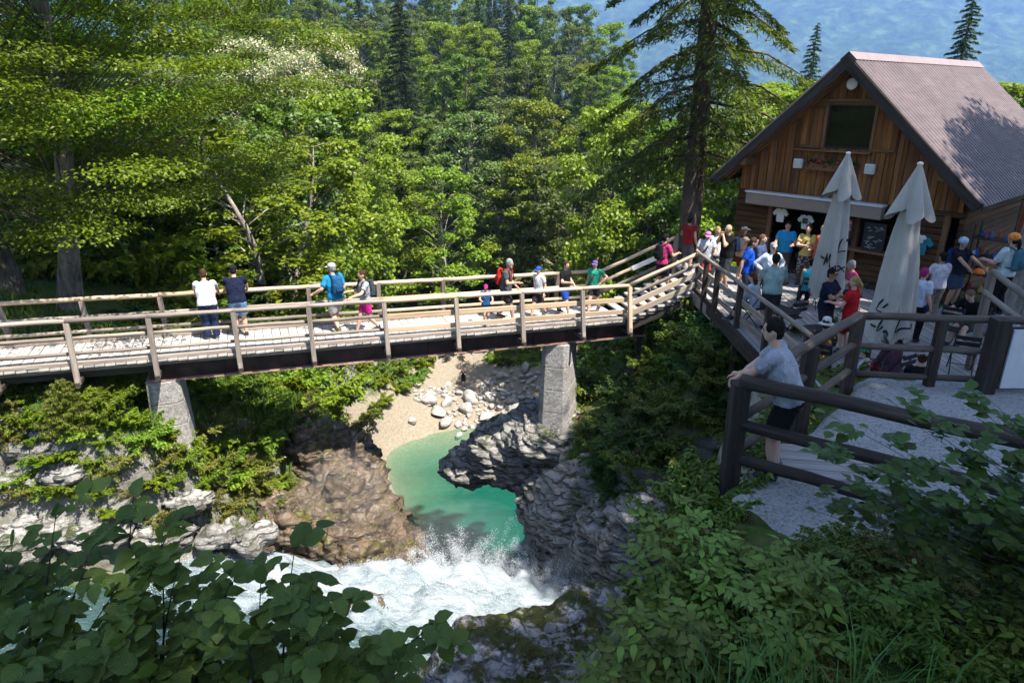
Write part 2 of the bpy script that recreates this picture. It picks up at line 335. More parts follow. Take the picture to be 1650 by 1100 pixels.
# valley floor and the far mountain
vm = plain('valley_floor', (.045, .07, .02), .9, .4, .02)
tag(link('valley', gridmesh('valley', np.linspace(-9000, 9000, 25), np.linspace(-5000, 12000, 25), lambda Q: np.full(len(Q), -60.0)), vm), 'valley floor running to the horizon', kind='structure')
def mtz(Q):
    P = np.c_[Q, np.zeros(len(Q))] / 900.0; r = 1 - np.abs(fbm(P, 6, 21)) * .9
    return -70 + ss(2300, 4700, Q[:, 1] + .1 * Q[:, 0]) * (520 + 260 * r) + fbm(P * 6, 4, 5) * 34 * ss(2300, 2800, Q[:, 1])
t = NT('mountain_forest'); cw = t.coord('Position'); n1 = t.noise(cw, .016, 8, .75); n2 = t.noise(cw, .0035, 6, .6)
c = t.ramp(n1, [(.36, (.006, .014, .008)), (.52, (.04, .07, .03)), (.66, (.11, .15, .06))]); c = t.mix(t.ramp(n2, [(.66, 0), (.76, .4)]), c, (.16, .16, .15)); t.col(c); t.set(Roughness=1, Specular_IOR_Level=0); t.bump(n1, 1, 12)
tag(link('mountain', gridmesh('mountain', np.linspace(-3600, 7200, 220), np.linspace(2250, 5200, 120), mtz), t.m), 'forested mountain across the valley', kind='structure')
# ------------------------------------------------------------------ water
WAC = [(-20,9,-9.0),(-14,9.6,-9.2),(-9,10.5,-9.7),(-7,12.6,-9.95),(-5.3,12.4,-10.2),(-4,10,-10.2),(-2.2,12.9,-10.7),(-1.2,13.6,-11.2),(.2,13.7,-11.6),(1.2,13.0,-11.4),(2.4,12.8,-11.0),(3.6,12.6,-10.3),(-1.5,11,-10.7),(-8,8.5,-9.6),(-1.2,14.5,-12.6),(0,14.6,-12.8),(-20,6,-9),(5,12,-10),(0,11,-11.3)]
fW = tps(WAC)
def wz(Q):
    P = np.c_[Q, np.zeros(len(Q))]; z = fW(Q); drop = np.clip(Q[:, 1] - 14.4, 0, 9); z = z - drop ** 1.6 * 1.6
    turb = ss(-7, -3, Q[:, 0]); amp = .06 + .20 * turb
    d = np.abs(fbm(P * np.array([.7, 1.3, 1]), 5, 31)) * amp * 1.5 + fbm(P * 3.1, 5, 14) * amp * .5
    boil = np.exp(-((Q[:, 0] + .9) ** 2 / 3.2 + (Q[:, 1] - 13.7) ** 2 / .55)) * .55
    return np.maximum(z + d + boil * (1 + .5 * fbm(P * 2.2, 3, 40)), -24.6)
t = NT('white_water'); cw = t.coord('Position', (.4, 1.9, .8)); n1 = t.noise(cw, 1.1, 8, .72, .8); n2 = t.noise(cw, 5, 8, .7, .4); px = t.add('SeparateXYZ'); t.l(t.add('NewGeometry').outputs['Position'], px.inputs[0])
mr = t.add('MapRange'); t.l(px.outputs[0], mr.inputs[0]); mr.inputs[1].default_value = -10; mr.inputs[2].default_value = -5.5; mr.inputs[3].default_value = .30; mr.inputs[4].default_value = .0
my = t.add('MapRange'); t.l(px.outputs[1], my.inputs[0]); my.inputs[1].default_value = 11.9; my.inputs[2].default_value = 9.5; my.inputs[3].default_value = 0; my.inputs[4].default_value = .22
f = t.math('ADD', t.math('MULTIPLY_ADD', n2, .35, t.math('MULTIPLY', n1, .65)), t.math('MULTIPLY', t.math('ADD', mr.outputs[0], my.outputs[0]), -1.0))
c = t.ramp(f, [(.30, (.035, .07, .068)), (.38, (.12, .165, .18)), (.46, (.22, .265, .285)), (.55, (.33, .36, .375)), (.70, (.46, .48, .49))]); t.col(c)
t.l(t.ramp(f, [(.36, .12), (.5, .8)]), t.p.inputs['Roughness']); t.set(Specular_IOR_Level=.4); t.bump(t.math('ADD', n2, n1), .9, .08)
M_FOAM = t.m
tag(link('white_water', gridmesh('white_water', np.arange(-22, 5.6, .09), np.arange(6.2, 24, .09), wz), M_FOAM), 'foaming white river water rushing to the waterfall lip', kind='structure')
# pool: clear in the shallows, turquoise where deep
def poolz(Q):
    P = np.c_[Q, np.zeros(len(Q))]; return -24.5 + fbm(P * np.array([.5, 1.1, 1]), 4, 8) * .06
pm = gridmesh('pool', np.arange(-14, 12, .2), np.arange(15, 56, .2), poolz)
V = get_co(pm); dep = np.clip((-24.5 - ground(V[:, :2])) / 3.6, 0, 1); at_ = pm.attributes.new('depth', 'FLOAT', 'POINT'); at_.data.foreach_set('value', dep.astype(np.float32))
t = NT('pool_water'); cw = t.coord('Position'); n1 = t.noise(cw, .5, 5, .6); n2 = t.noise(t.coord('Position', (1, 2.2, 1)), 1.6, 6, .65, .5); da = t.add('Attribute', attribute_name='depth')
c = t.mix(t.ramp(t.math('MULTIPLY_ADD', n1, .5, da.outputs['Fac']), [(.3, 0), (1.15, 1)]), (.10, .22, .13), (.003, .072, .046)); t.col(c)
t.set(Roughness=.06, Specular_IOR_Level=.5); t.bump(t.math('ADD', n1, n2), .8, .12)
tr = t.add('BsdfTransparent'); tr.inputs[0].default_value = (.80, .95, .88, 1); mx = t.add('MixShader'); t.l(t.ramp(da.outputs['Fac'], [(0, .12), (.5, .85), (.9, 1)]), mx.inputs[0]); t.l(tr.outputs[0], mx.inputs[1]); t.l(t.p.outputs[0], mx.inputs[2]); t.l(mx.outputs[0], t.out.inputs[0])
tag(link('pool', pm, t.m), 'turquoise pool below the waterfall', kind='structure')
# spray: droplets and lumps of foam thrown up at the lip
def spray(name, n, fn, smin, smax, mat, seed, **tg):
    r = np.random.default_rng(seed); C = fn(r, n); s = (smin + (smax - smin) * r.random(n) ** 3)
    T = np.array([(1, 1, 1), (1, -1, -1), (-1, 1, -1), (-1, -1, 1), ], float) * .6; O = np.array([(1,0,0),(-1,0,0),(0,1,0),(0,-1,0),(0,0,1),(0,0,-1)], float)
    q = r.normal(size=(n, 3)) * .25 + 1; V = (C[:, None] + O[None] * s[:, None, None] * q[:, None]).reshape(-1, 3)
    fo = np.array([(0,2,4),(2,1,4),(1,3,4),(3,0,4),(2,0,5),(1,2,5),(3,1,5),(0,3,5)]); F = (fo[None] + 6 * np.arange(n)[:, None, None]).reshape(-1, 3)
    return tag(link(name, mesh_np(name, V, F, True), mat), **tg)
M_DROP = plain('spray_white', (.55, .58, .60), .5, .03)
def burst(r, n):
    J = 150; src = np.array([(-2.1, 13.8, -11.0), (-1.6, 13.9, -11.1), (-1.1, 14.0, -11.2), (-.5, 14.1, -11.3), (.1, 14.0, -11.4), (.7, 13.7, -11.4), (1.4, 13.4, -11.2)]); k = r.integers(0, 7, J); p0 = src[k] + r.normal(size=(J, 3)) * np.array([.28, .22, .08])
    v = np.c_[r.normal(0, .8, J), r.normal(.5, .6, J), np.abs(r.normal(1.75, .8, J)) * (1.0 + .35 * (k > 0) * (k < 4))]; j = r.integers(0, J, n); t = r.random(n) ** .8 * .42; C = p0[j] + v[j] * t[:, None]; C[:, 2] -= 4.9 * t * t; return C + r.normal(size=(n, 3)) * (.015 + .16 * t)[:, None]
spray('spray', 60000, burst, .002, .011, M_DROP, 3, label='white spray bursting up over the waterfall lip', cat='spray', kind='stuff')
def skim(r, n):
    x = r.uniform(-8, 3.6, n); y = 12.6 + r.normal(size=n) * .75 - .1 * np.abs(x); Q = np.c_[x, y]; return np.c_[Q, wz(Q) + np.abs(r.normal(size=n)) * .09]
spray('foam_drops', 40000, skim, .002, .011, M_DROP, 5, label='droplets flying above the white rapids', cat='spray', kind='stuff')
# ------------------------------------------------------------------ rocks
M_LIME = rockmat('limestone', (.085, .078, .07), (.41, .395, .365), (.06, .075, .02), .3, 1.3, (.8, .8, 2.6), crack=.75)
M_WET = rockmat('wet_brown_rock', (.035, .025, .018), (.20, .145, .095), (.11, .10, .025), .3, 1.1, (1, 1, 1.6), .35, crack=.6)
M_MOSSY = rockmat('mossy_rock', (.14, .13, .13), (.46, .45, .44), (.055, .06, .012), .62, 1.4, (1, 1, 2), crack=.7)
M_PALE = rockmat('pale_boulder', (.24, .225, .205), (.50, .475, .44), None, 0, 1.0, (1, 1, 1.4), crack=.25)
def rock(name, blobs, mat, label, voxel=.09, disp=.22, strata=.10, seed=0, group=None, dipv=(.25, .1, 1), cat='rock'):
    mb = MB(); C0 = Vector(blobs[0][0])
    for c, r, e in blobs:
        m = Matrix.Rotation(R(e[2]), 3, 'Z') @ Matrix.Rotation(R(e[1]), 3, 'Y') @ Matrix.Rotation(R(e[0]), 3, 'X')
        mb.ell(Vector(c) - C0, r, 20, 14, m)
    me = remesh(mb, voxel, 4, name); V = get_co(me); N = get_no(me); W = V + np.array(C0)
    d = fbm(W * .8, 4, seed) * disp + (np.abs(fbm(W * 2.3, 4, seed + 5)) - .3) * disp * .55
    s = (W @ np.array(dipv)) * 2.6 + fbm(W * .9, 3, seed + 9) * 1.1; fr = s - np.floor(s)
    st = (ss(0, .18, fr) * ss(1.0, .55, fr) - .5) * strata * (.6 + .6 * vnoise(np.c_[np.floor(s), W[:, 0] * .8, W[:, 1] * .8], 2))
    horiz = 1 - np.abs(N[:, 2]) * .6; cv, cg = cells(W * np.array([1.5, 1.5, 2.6]) + fbm(W * 1.1, 3, seed + 3)[:, None] * .35, seed); d = d + (cv - .5) * disp * .9 - (1 - ss(0, .12, cg)) * disp * .28
    set_co(me, V + N * (d + st * horiz)[:, None]); me.polygons.foreach_set('use_smooth', np.ones(len(me.polygons), bool))
    o = link(name, me, mat, loc=C0); return tag(o, label, cat, group)
rock('overhanging_rock', [((1.5, 19.6, -11.5), (3.1, 1.9, 1.4), (0, 16, 4)), ((-.8, 19.8, -11.4), (1.7, 1.1, .7), (0, -6, 6)), ((1.6, 19.0, -10.1), (1.9, 1.4, 1.0), (0, 12, 20)), ((.2, 19.6, -10.7), (1.4, 1.0, .7), (0, -22, 10)), ((1.5, 18.3, -12.3), (1.7, 1.4, 1.0), (0, 28, 0)), ((.1, 20.8, -10.6), (1.3, .6, .35), (0, -32, 10)), ((3.4, 19.2, -14), (2.0, 1.6, 3), (0, 10, 0))],
     M_LIME, 'layered grey limestone ledge overhanging the turquoise pool under the concrete pier', .055, .2, .26, 3, dipv=(.42, .0, 1))
rock('waterside_rock', [((1.75, 15.6, -11.2), (1.35, 1.2, 1.4), (0, 0, 20)), ((2.1, 14.9, -11.9), (1.2, .9, 1.0), (0, 0, 0)), ((2.6, 16, -10.6), (1.8, 1.5, 1.3), (0, 0, 0)), ((1.4, 15.4, -12.6), (.85, .8, 1.6), (0, 0, 0)), ((2.5, 13.9, -10.4), (1.1, .9, 1.4), (0, 0, 0)), ((3.0, 13.0, -9.6), (1.0, .9, 1.2), (0, 0, 0))],
     M_LIME, 'cracked grey limestone block standing beside the foaming lip below the shrubs', .055, .18, .22, 11, dipv=(.1, .3, 1))
rock('mossy_boulder', [((.55, 9.3, -9.65), (2.1, 1.4, .95), (0, 14, 22)), ((2.0, 10.0, -9.7), (1.5, 1.2, 1.0), (0, 10, 0)), ((-.3, 8.3, -9.9), (1.7, 1.1, .8), (0, 12, 20))],
     M_MOSSY, 'broad grey boulder streaked with brown moss at the near side of the rapids', .065, .16, .12, 21, dipv=(.5, -.2, 1))
rock('wet_cliff', [((-4.7, 16.4, -11.6), (1.5, 1.5, 1.9), (0, 0, 10)), ((-3.9, 15.2, -11.6), (1.9, 1.1, 1.15), (0, 24, -35)), ((-5.6, 17.8, -10.6), (1.6, 1.3, 1.5), (0, 0, 0)), ((-4.3, 17.5, -11.2), (.7, .9, .95), (0, 0, 0)), ((-5.9, 15.4, -11.2), (1.5, 1.2, 1.2), (0, 0, 0)), ((-4.6, 17, -15), (1.2, 1.5, 3), (0, 0, 0))],
     M_WET, 'wet brown cliff with orange lower slope beside the waterfall on the grassy bank', .06, .34, .16, 31)
rock('midstream_rock', [((-3.3, 11.9, -10.55), (.85, .45, .42), (0, 6, 8))], M_WET, 'low brown rock breaking the white water midstream, the larger one', .05, .1, .05, 41)
rock('midstream_rock', [((-3.3, 11.0, -10.6), (.75, .35, .35), (0, 0, -5))], M_WET, 'small brown rock awash in the rapids nearer the hazel leaves', .05, .08, .05, 42)
rock('midstream_rock', [((-1.0, 11.6, -11.2), (.7, .5, .5), (0, 0, 0))], M_WET, 'dark wet rock under the thin water by the mossy boulder', .06, .1, .05, 43)
k = 0
for (u, v, D, r, z) in [(60,708,13.4,.55,0),(140,700,13.4,.4,10),(10,770,12.9,.7,0),(105,752,12.9,.6,5),(30,845,12.3,1.0,0),(140,852,12.2,.7,20),(300,800,13.4,.5,0),(360,855,13.2,.6,0),(400,862,13.3,.4,10),(-60,800,12.8,1.2,0),(20,665,13.7,.4,0),(240,850,12.9,.7,0)]:
    p = at(u, v, D); rr = random.Random(k)
    rock('bank_rock', [(p - Vector((0, 0, r * .25)), (r * 1.05, r * .7, r * .5), (0, rr.uniform(-12, 12), rr.uniform(-30, 30))), (p + Vector((r * .5, .2, -r * .35)), (r * .7, r * .6, r * .45), (0, 0, 0))], M_LIME,
         'pale limestone outcrop half buried in the bank below the wooded end of the bridge', .055, .2, .2, 50 + k, group='outcrops on the rocky bank'); k += 1
# beach boulders: three shapes, copied
bp = []
for k in range(5):
    mb = MB(); rr = random.Random(70 + k); mb.ell((0, 0, 0), (1, rr.uniform(.6, .85), rr.uniform(.45, .7)), 14, 10); me = mb.mesh('boulder'); V = get_co(me); 
    for q in range(7):
        nrm = np.array([rr.uniform(-1, 1), rr.uniform(-1, 1), rr.uniform(-.6, 1)]); nrm /= np.linalg.norm(nrm); c = rr.uniform(.35, .6); dd = V @ nrm - c; V = V - np.where(dd > 0, dd, 0)[:, None] * nrm
    V += fbm(V * 2.2, 3, k)[:, None] * .06 * V; set_co(me, V); me.polygons.foreach_set('use_smooth', np.ones(len(me.polygons), bool)); bp.append(me); me.materials.append(M_PALE)
rr = random.Random(5); pts = []
def boulder(x, y, s, sink=.25, lab=0):
    o = link('boulder', rr.choice(bp), None, None, (x, y, gz(x, y) + s * .3), (rr.uniform(-.3, .3), rr.uniform(-.3, .3), rr.uniform(0, 6.3))); o.scale = (s, s * rr.uniform(.8, 1.1), s * rr.uniform(.8, 1.1))
    sz = 'small' if s < .36 else ('knee high' if s < .6 else 'large'); tag(o, sz + ' ' + ['pale limestone boulder in the stone heap on the beach beyond the pool', 'pale stone lying on the scree under the bridge stairs'][lab], 'boulder', sz + ' ' + ['stones on the far beach', 'stones under the stairs'][lab])
for k in range(230):
    for _ in range(30):
        u = rr.uniform(655, 880); v = rr.uniform(588, 715)
        if v < 606 + max(0, 770 - u) * .35: continue
        if v > 650 + (u - 700) * .25 + 25: continue
        if abs(u - 747) < 22 and abs(v - 612) < 22: continue
        D = 60 - (v - 575) * .115; p = at(u, v, D)
        s = rr.choice([.25, .3, .4, .5, .65, .95]) * (1.25 if u > 800 else .9)
        if all((p.x - a) ** 2 + (p.y - b) ** 2 > ((s + c) * .72) ** 2 for a, b, c in pts): break
    else: continue
    pts.append((p.x, p.y, s)); boulder(p.x, p.y, s)
for x, y, s in ((-6.8, 50, 1.1), (-5.2, 47.5, .8), (-3.6, 52, .9), (-7.6, 46.6, .5), (-4, 46.3, .45), (-2.6, 46.9, .5)): boulder(x, y, s)
for k in range(14): p = at(rr.uniform(945, 1010), rr.uniform(555, 640), 0); boulder(*[(lambda q: (q.x, q.y))(at(rr.uniform(940, 1010), 590, rr.uniform(36, 46)))][0], rr.uniform(.4, .9), .25, 1)
# ------------------------------------------------------------------ timber helpers: every beam is an object with its grain along local Y
def frame(a, b, up=(0, 0, 1)):
    a = Vector(a); b = Vector(b); d = (b - a).normalized(); up = Vector(up); x = d.cross(up)
    if x.length < 1e-3: x = d.cross(Vector((0, 1, 0)))
    x.normalize(); z = x.cross(d)
    m = Matrix((x, d, z)).transposed().to_4x4(); m.translation = (a + b) / 2; return m, (b - a).length
def place(o, m, parent=None, local=False):
    if parent is not None:
        o.parent = parent
        if not local:
            pm = Matrix.Translation(parent.location) @ Matrix.Rotation(parent.rotation_euler.z, 4, 'Z'); m = pm.inverted() @ m
    o.matrix_basis = m; return o
_tc = {}
def timber(name, a, b, w, h, mat, parent=None, up=(0, 0, 1), local=False, bev=.006):
    m, L = frame(a, b, up); key = (round(L, 3), w, h, mat.name)
    if key not in _tc:
        bm = bmesh.new(); bmesh.ops.create_cube(bm, size=1); bmesh.ops.scale(bm, vec=(w, L, h), verts=bm.verts)
        if bev: bmesh.ops.bevel(bm, geom=bm.edges[:], offset=min(bev, w * .2, h * .2), segments=1, affect='EDGES')
        me = bpy.data.meshes.new(name); bm.to_mesh(me); bm.free(); me.materials.append(mat); _tc[key] = me
    o = bpy.data.objects.new(name, _tc[key]); COL.objects.link(o); return place(o, m, parent, local)
def logp(name, a, b, r, mat, parent=None, n=10, local=False, r1=None, wob=.06):
    m, L = frame(a, b); k = max(2, int(L / .35)); mb = MB(); r1 = r1 or r
    P = [(random.uniform(-1, 1) * r * .12, -L / 2 + L * i / k, random.uniform(-1, 1) * r * .12) for i in range(k + 1)]
    mb.loft(P, [(r + (r1 - r) * i / k) * (1 + random.uniform(-wob, wob)) for i in range(k + 1)], n=n, side=(1, 0, 0))
    me = mb.mesh(name, False); me.materials.append(mat); me.polygons.foreach_set('use_smooth', [len(p.vertices) == 4 for p in me.polygons])
    o = bpy.data.objects.new(name, me); COL.objects.link(o); return place(o, m, parent, local)
W_DECK = wood('deck_timber', (.29, .26, .235), (.50, .46, .42), 1, .85, .14)
W_GREY = wood('weathered_timber', (.13, .105, .085), (.33, .28, .235), 1, .85, .25)
W_NEW = wood('new_timber', (.40, .27, .16), (.62, .46, .30), 1, .8, .18, (.42, .36, .30))
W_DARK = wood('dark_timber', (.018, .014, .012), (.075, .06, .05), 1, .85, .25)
W_LOG = wood('log_timber', (.04, .032, .027), (.15, .12, .097), 1, .85, .25)
W_TERR = wood('terrace_timber', (.17, .16, .155), (.34, .32, .31), 1, .9, .15)
M_STEEL = plain('rusty_girder', (.055, .032, .025), .6, .5, 3, 0, .2)
M_FLANGE = plain('girder_flange', (.33, .20, .16), .65, .3, 4)
# ------------------------------------------------------------------ the footbridge
A0 = Vector((-10.8, 13.28, -5.55)); B0 = Vector((3.3, 18.67, -6.17)); BL = (B0 - A0).length; BD = (B0 - A0).normalized(); BPx = Vector((-BD.y, BD.x, 0)).normalized(); BW = 1.62
def bp_(s, o, h): return A0 + BD * s + BPx * o + Vector((0, 0, h))
def s_of_u(u, o=0, h=0):
    lo, hi = -6, BL + 4
    for _ in range(50):
        m = (lo + hi) / 2; p = bp_(m, o, h); d = p.y * CP - p.z * SP
        if 825 + FPX * p.x / d < u: lo = m
        else: hi = m
    return lo
bridge = thing('footbridge', 'long weathered timber footbridge on rusty steel girders crossing the gorge', 'bridge', A0)
s = -4.6; 
while s < BL - .05:
    w = .195; j = random.uniform(-.03, .03); dz = random.uniform(-.006, .006)
    timber('plank', bp_(s, -.06 + j, -.03 + dz), bp_(s, BW + .06 + j, -.03 + dz), w, .055, W_DECK, bridge); s += .208
for o, hh in ((.12, -.115), (.55, -.115), (1.05, -.115), (1.5, -.115)): timber('joist', bp_(-4.6, o, hh), bp_(BL, o, hh), .13, .11, W_GREY, bridge)
for o in (.01, BW - .01): timber('edge_board', bp_(-4.6, o, .045), bp_(BL, o, .045), .10, .08, W_GREY, bridge)
SG0 = s_of_u(232); SG1 = s_of_u(912)
for o in (.30, 1.32):
    g = MB(); a, b = bp_(SG0, o, -.39), bp_(BL + .8, o, -.39); g.beam(a, b, .03, .44)
    gi = place(g.build('girder', M_STEEL), Matrix.Identity(4), bridge)
    f = MB(); f.beam(bp_(SG0, o, -.62), bp_(BL + .8, o, -.62), .24, .035); place(f.build('flange', M_FLANGE), Matrix.Identity(4), bridge)
    f = MB(); f.beam(bp_(SG0, o, -.185), bp_(BL + .8, o, -.185), .22, .03); place(f.build('flange', M_STEEL), Matrix.Identity(4), bridge)
timber('bearer', bp_(-4.6, .3, -.27), bp_(SG0 + .3, .3, -.27), .2, .2, W_DARK, bridge); timber('bearer', bp_(-4.6, 1.32, -.27), bp_(SG0 + .3, 1.32, -.27), .2, .2, W_DARK, bridge)
k = SG0 + .6
while k < BL: 
    st = MB(); st.beam(bp_(k, .30 - .10, -.40), bp_(k, .30, -.40), .02, .42); place(st.build('stiffener', M_STEEL), Matrix.Identity(4), bridge); k += 1.0
near_u = [-120, 0 - 15, 115, 245, 380, 500, 620, 735, 840, 937]
def rail_post(s, o, sgn, mat, low=True):
    top = bp_(s, o, 1.0); bot = bp_(s, o - sgn * .17, -.36)
    timber('post', bot, top, .10, .11, mat, bridge, (BD.x, BD.y, 0)); 
    timber('post_foot', bp_(s, o - sgn * .20, -.42), bp_(s, o - sgn * .085, -.02), .13, .08, W_GREY, bridge, (BD.x, BD.y, 0)); timber('post_bearer', bp_(s, o - sgn * .26, -.345), bp_(s, o + sgn * .5, -.345), .10, .10, W_DARK, bridge)
NS = [s_of_u(u, -.05, .5) for u in near_u] + [BL]
for i, sv in enumerate(NS): rail_post(sv, -.07, 1, W_GREY if i < len(NS) - 1 else W_NEW)
FS = [s_of_u(u, BW, .5) for u in (5, 137, 262, 385, 500, 612, 716, 815, 900)] + [BL]
for i, sv in enumerate(FS): rail_post(sv, BW + .07, -1, W_GREY if i < len(FS) - 1 else W_NEW)
FS[0] = NS[0]
for S, o, sg in ((NS, -.07, 1), (FS, BW + .07, -1)):
    for i in range(len(S) - 1):
        a, b = S[i], S[i + 1]; nw = sg == 1 and i >= 6; m = W_NEW if (nw or (sg == -1 and i > 4)) else W_GREY
        logp('top_rail', bp_(a - .02, o, 1.035), bp_(b + .02, o, 1.035), .058, W_NEW if sg == -1 or i > 5 else m, bridge, r1=.05)
        for hh in (.62, .27):
            oo = o + sg * .085
            if nw: timber('rail_board', bp_(a, oo, hh - .02), bp_(b, oo, hh - .03), .045, .13, W_NEW, bridge)
            else: logp('rail', bp_(a, oo, hh), bp_(b, oo, hh), .045, m, bridge, 8)
# ------------------------------------------------------------------ concrete piers
t = NT('pitted_concrete'); co = t.coord('Object'); n1 = t.noise(co, 14, 8, .75); n2 = t.noise(co, 1.3, 5, .6); wv = t.add('TexWave', bands_direction='Z'); wv.inputs['Scale'].default_value = 1.1; wv.inputs['Distortion'].default_value = 3; t.l(co, wv.inputs[0])
c = t.ramp(n1, [(.32, (.13, .12, .11)), (.5, (.33, .31, .29)), (.68, (.50, .48, .45))]); c = t.mix(t.ramp(n2, [(.45, 0), (.65, .45)]), c, (.13, .12, .10)); t.col(c); t.set(Roughness=.95, Specular_IOR_Level=.15); t.bump(n1, .8, .04); M_CONC = t.m
def pier(p, base, top, wx, wy, label, ang, courses):
    """octagonal tapered concrete pier cast in lifts"""
    T = thing('bridge_pier', label, 'pier', (p.x, p.y, base), ang); h = top - base; n = courses
    for i in range(n):
        z0, z1 = h * i / n, h * (i + 1) / n - .012; mb = MB(); V = []
        for z in (z0, z1):
            k = 1 + .28 * (1 - z / h); cx, cyy = wx * k / 2, wy * k / 2; q = min(cx, cyy) * .35
            V += [(x, y, z) for x, y in ((-cx + q, -cyy), (cx - q, -cyy), (cx, -cyy + q), (cx, cyy - q), (cx - q, cyy), (-cx + q, cyy), (-cx, cyy - q), (-cx, -cyy + q))]
        mb.add(V, [tuple(range(7, -1, -1)), tuple(range(8, 16))] + [(j, (j + 1) % 8, 8 + (j + 1) % 8, 8 + j) for j in range(8)])
        mb.build('concrete_lift', M_CONC, T, bevel=.012)
    return T
s1 = s_of_u(262, .2, -.7); p1 = bp_(s1, .75, -.64); pier(p1, -9.6, p1.z, .72, 1.2, 'slanting pale concrete pier under the bridge in the rocky bank greenery', R(21), 6)
s2 = s_of_u(915, .2, -.7); p2 = bp_(s2, .75, -.64); pier(p2, -10.2, p2.z, .78, 1.3, 'tapered dark streaked concrete pier standing on the limestone ledge', R(-16), 5)
# ------------------------------------------------------------------ stair from bridge to terrace
T0 = Vector((5.18, 18.5, -5.2)); FB = bp_(BL, BW, 0); FT = Vector((4.98, 20.5, -5.2))
stair = thing('timber_stair', 'short timber stair with open treads climbing from the bridge to the terrace', 'stair', (B0.x, B0.y, B0.z))
for i in range(7):
    f = (i + .75) / 7.4; a = B0.lerp(T0, f); b = FB.lerp(FT, f); dz = Vector((0, 0, -.03)); timber('tread', a + dz + Vector((0, -.1, 0)), b + dz, .25, .06, W_DECK, stair)
    timber('landing_plank', a + Vector((-.02, -.08, -.115)), a.lerp(b, .6) + Vector((0, 0, -.115)), .2, .05, W_GREY, stair)
for a, b in ((B0, T0), (FB, FT)): timber('stringer', a + Vector((0, 0, -.24)), b + Vector((0, 0, -.24)), .09, .24, W_DARK, stair)
for hh, rr_, m in ((1.035, .055, W_NEW), (.72, .05, W_GREY)): logp('hand_rail', B0 + Vector((0, -.07, hh)), T0 + Vector((0, -.05, hh)), rr_, m, stair)
for hh in (.46, .16): timber('rail_board', B0 + Vector((0, -.07, hh)), T0 + Vector((0, -.05, hh)), .045, .15, W_NEW if hh > .3 else W_NEW, stair)
for hh, m in ((1.035, W_NEW), (.68, W_NEW), (.35, W_GREY)): logp('hand_rail', FB + Vector((0, .07, hh)), FT + Vector((0, .07, hh)), .05, m, stair)
p = FB.lerp(FT, .42) + Vector((0, .015, .68)); q = FB.lerp(FT, .74) + Vector((0, .015, .68))
timber('notice_strip', p, q, .012, .15, plain('notice_white', (.75, .75, .72), .5, .06, 30), stair)
timber('end_post', T0 + Vector((0, 0, -1.6)), T0 + Vector((0, 0, 1.08)), .15, .15, W_DARK, stair); timber('end_post', FT + Vector((0, 0, -1.2)), FT + Vector((0, 0, 1.08)), .12, .12, W_GREY, stair)
timber('brace', T0 + Vector((.15, -.05, -.3)), T0 + Vector((.42, -.3, .9)), .06, .09, W_GREY, stair)
for f in (.3, .8): timber('support_post', B0.lerp(FT, f) + Vector((0, 0, -2.6)), B0.lerp(FT, f) + Vector((0, 0, -.2)), .14, .14, W_DARK, stair)
# ------------------------------------------------------------------ terrace deck
TZ = -5.2
terr = tag(link('terrace_deck', None, loc=(7.5, 16, TZ)), 'weathered board deck of the hut terrace', kind='structure')
x = 5.28
while x < 10.6:
    y0 = 9.95 + random.uniform(-.02, .02); timber('plank', (x, y0, TZ - .03 + random.uniform(-.004, .004)), (x, 20.2 + (8.6 - x) * .55, TZ - .03), .142, .055, W_TERR, terr); x += .152
for y in (10.2, 13, 15.5, 18): timber('joist', (5.2, y, TZ - .13), (10.6, y, TZ - .13), .12, .14, W_DARK, terr)
timber('edge_beam', (5.2, 9.9, TZ - .14), (10.6, 9.9, TZ - .14), .1, .3, W_DARK, terr); timber('edge_beam', (5.18, 10.5, TZ - .16), (5.18, 18.5, TZ - .16), .1, .34, W_DARK, terr)
# gravel path on the near side of the terrace
t = NT('gravel'); cw = t.coord('Position'); vo = t.add('TexVoronoi'); vo.inputs['Scale'].default_value = 42; t.l(cw, vo.inputs['Vector']); n1 = t.noise(cw, 1.2, 5)
c = t.mix(.35, t.ramp(n1, [(.3, (.06, .058, .055)), (.7, (.13, .125, .12))]), vo.outputs['Color']); hs = t.add('HueSaturation'); hs.inputs['Saturation'].default_value = .12; t.l(c, hs.inputs['Color']); t.col(t.mix(.35, hs.outputs[0], (.095, .092, .09))); t.set(Roughness=.95); t.bump(vo.outputs['Distance'], .5, .012); M_GRAV = t.m
PP = np.array([(2.15, 6.0), (2.6, 5.2), (4.5, 5.0), (8, 4.6), (20, 5.0), (20, 14), (10.75, 16.8), (10.75, 9.5), (5.0, 9.5), (4.6, 8.6), (3.2, 7.3)])
def inpoly(Q, P):
    ins = np.zeros(len(Q), bool)
    for i in range(len(P)):
        a, b = P[i], P[(i + 1) % len(P)]; c = (a[1] > Q[:, 1]) != (b[1] > Q[:, 1]); ins ^= c & (Q[:, 0] < a[0] + (Q[:, 1] - a[1]) / (b[1] - a[1] + 1e-12) * (b[0] - a[0]))
    return ins
gm = gridmesh('gravel_path', np.arange(2, 18.1, .1), np.arange(4.4, 17, .1), lambda Q: ground(Q) - .08 + .13 * ss(-.05, .16, sdist(Q, PP) + .10 * fbm(np.c_[Q * 2.2, np.zeros(len(Q))], 3, 6)))
tag(link('gravel_path', gm, M_GRAV), 'grey gravel path leading past the lookout fence', kind='structure')
st = thing('boardwalk_step', 'flat step of three pale boards laid in the gravel by the leaning man', 'step', (3.2, 6.75, -4.0))
c0 = atz(1330, 745, -3.9)
for i in range(4): timber('board', c0 + Vector((-.55 + i * .03, -.28 + i * .19, 0.02)), c0 + Vector((.5 + i * .05, -.42 + i * .19, 0.02)), .18, .05, W_TERR, st)
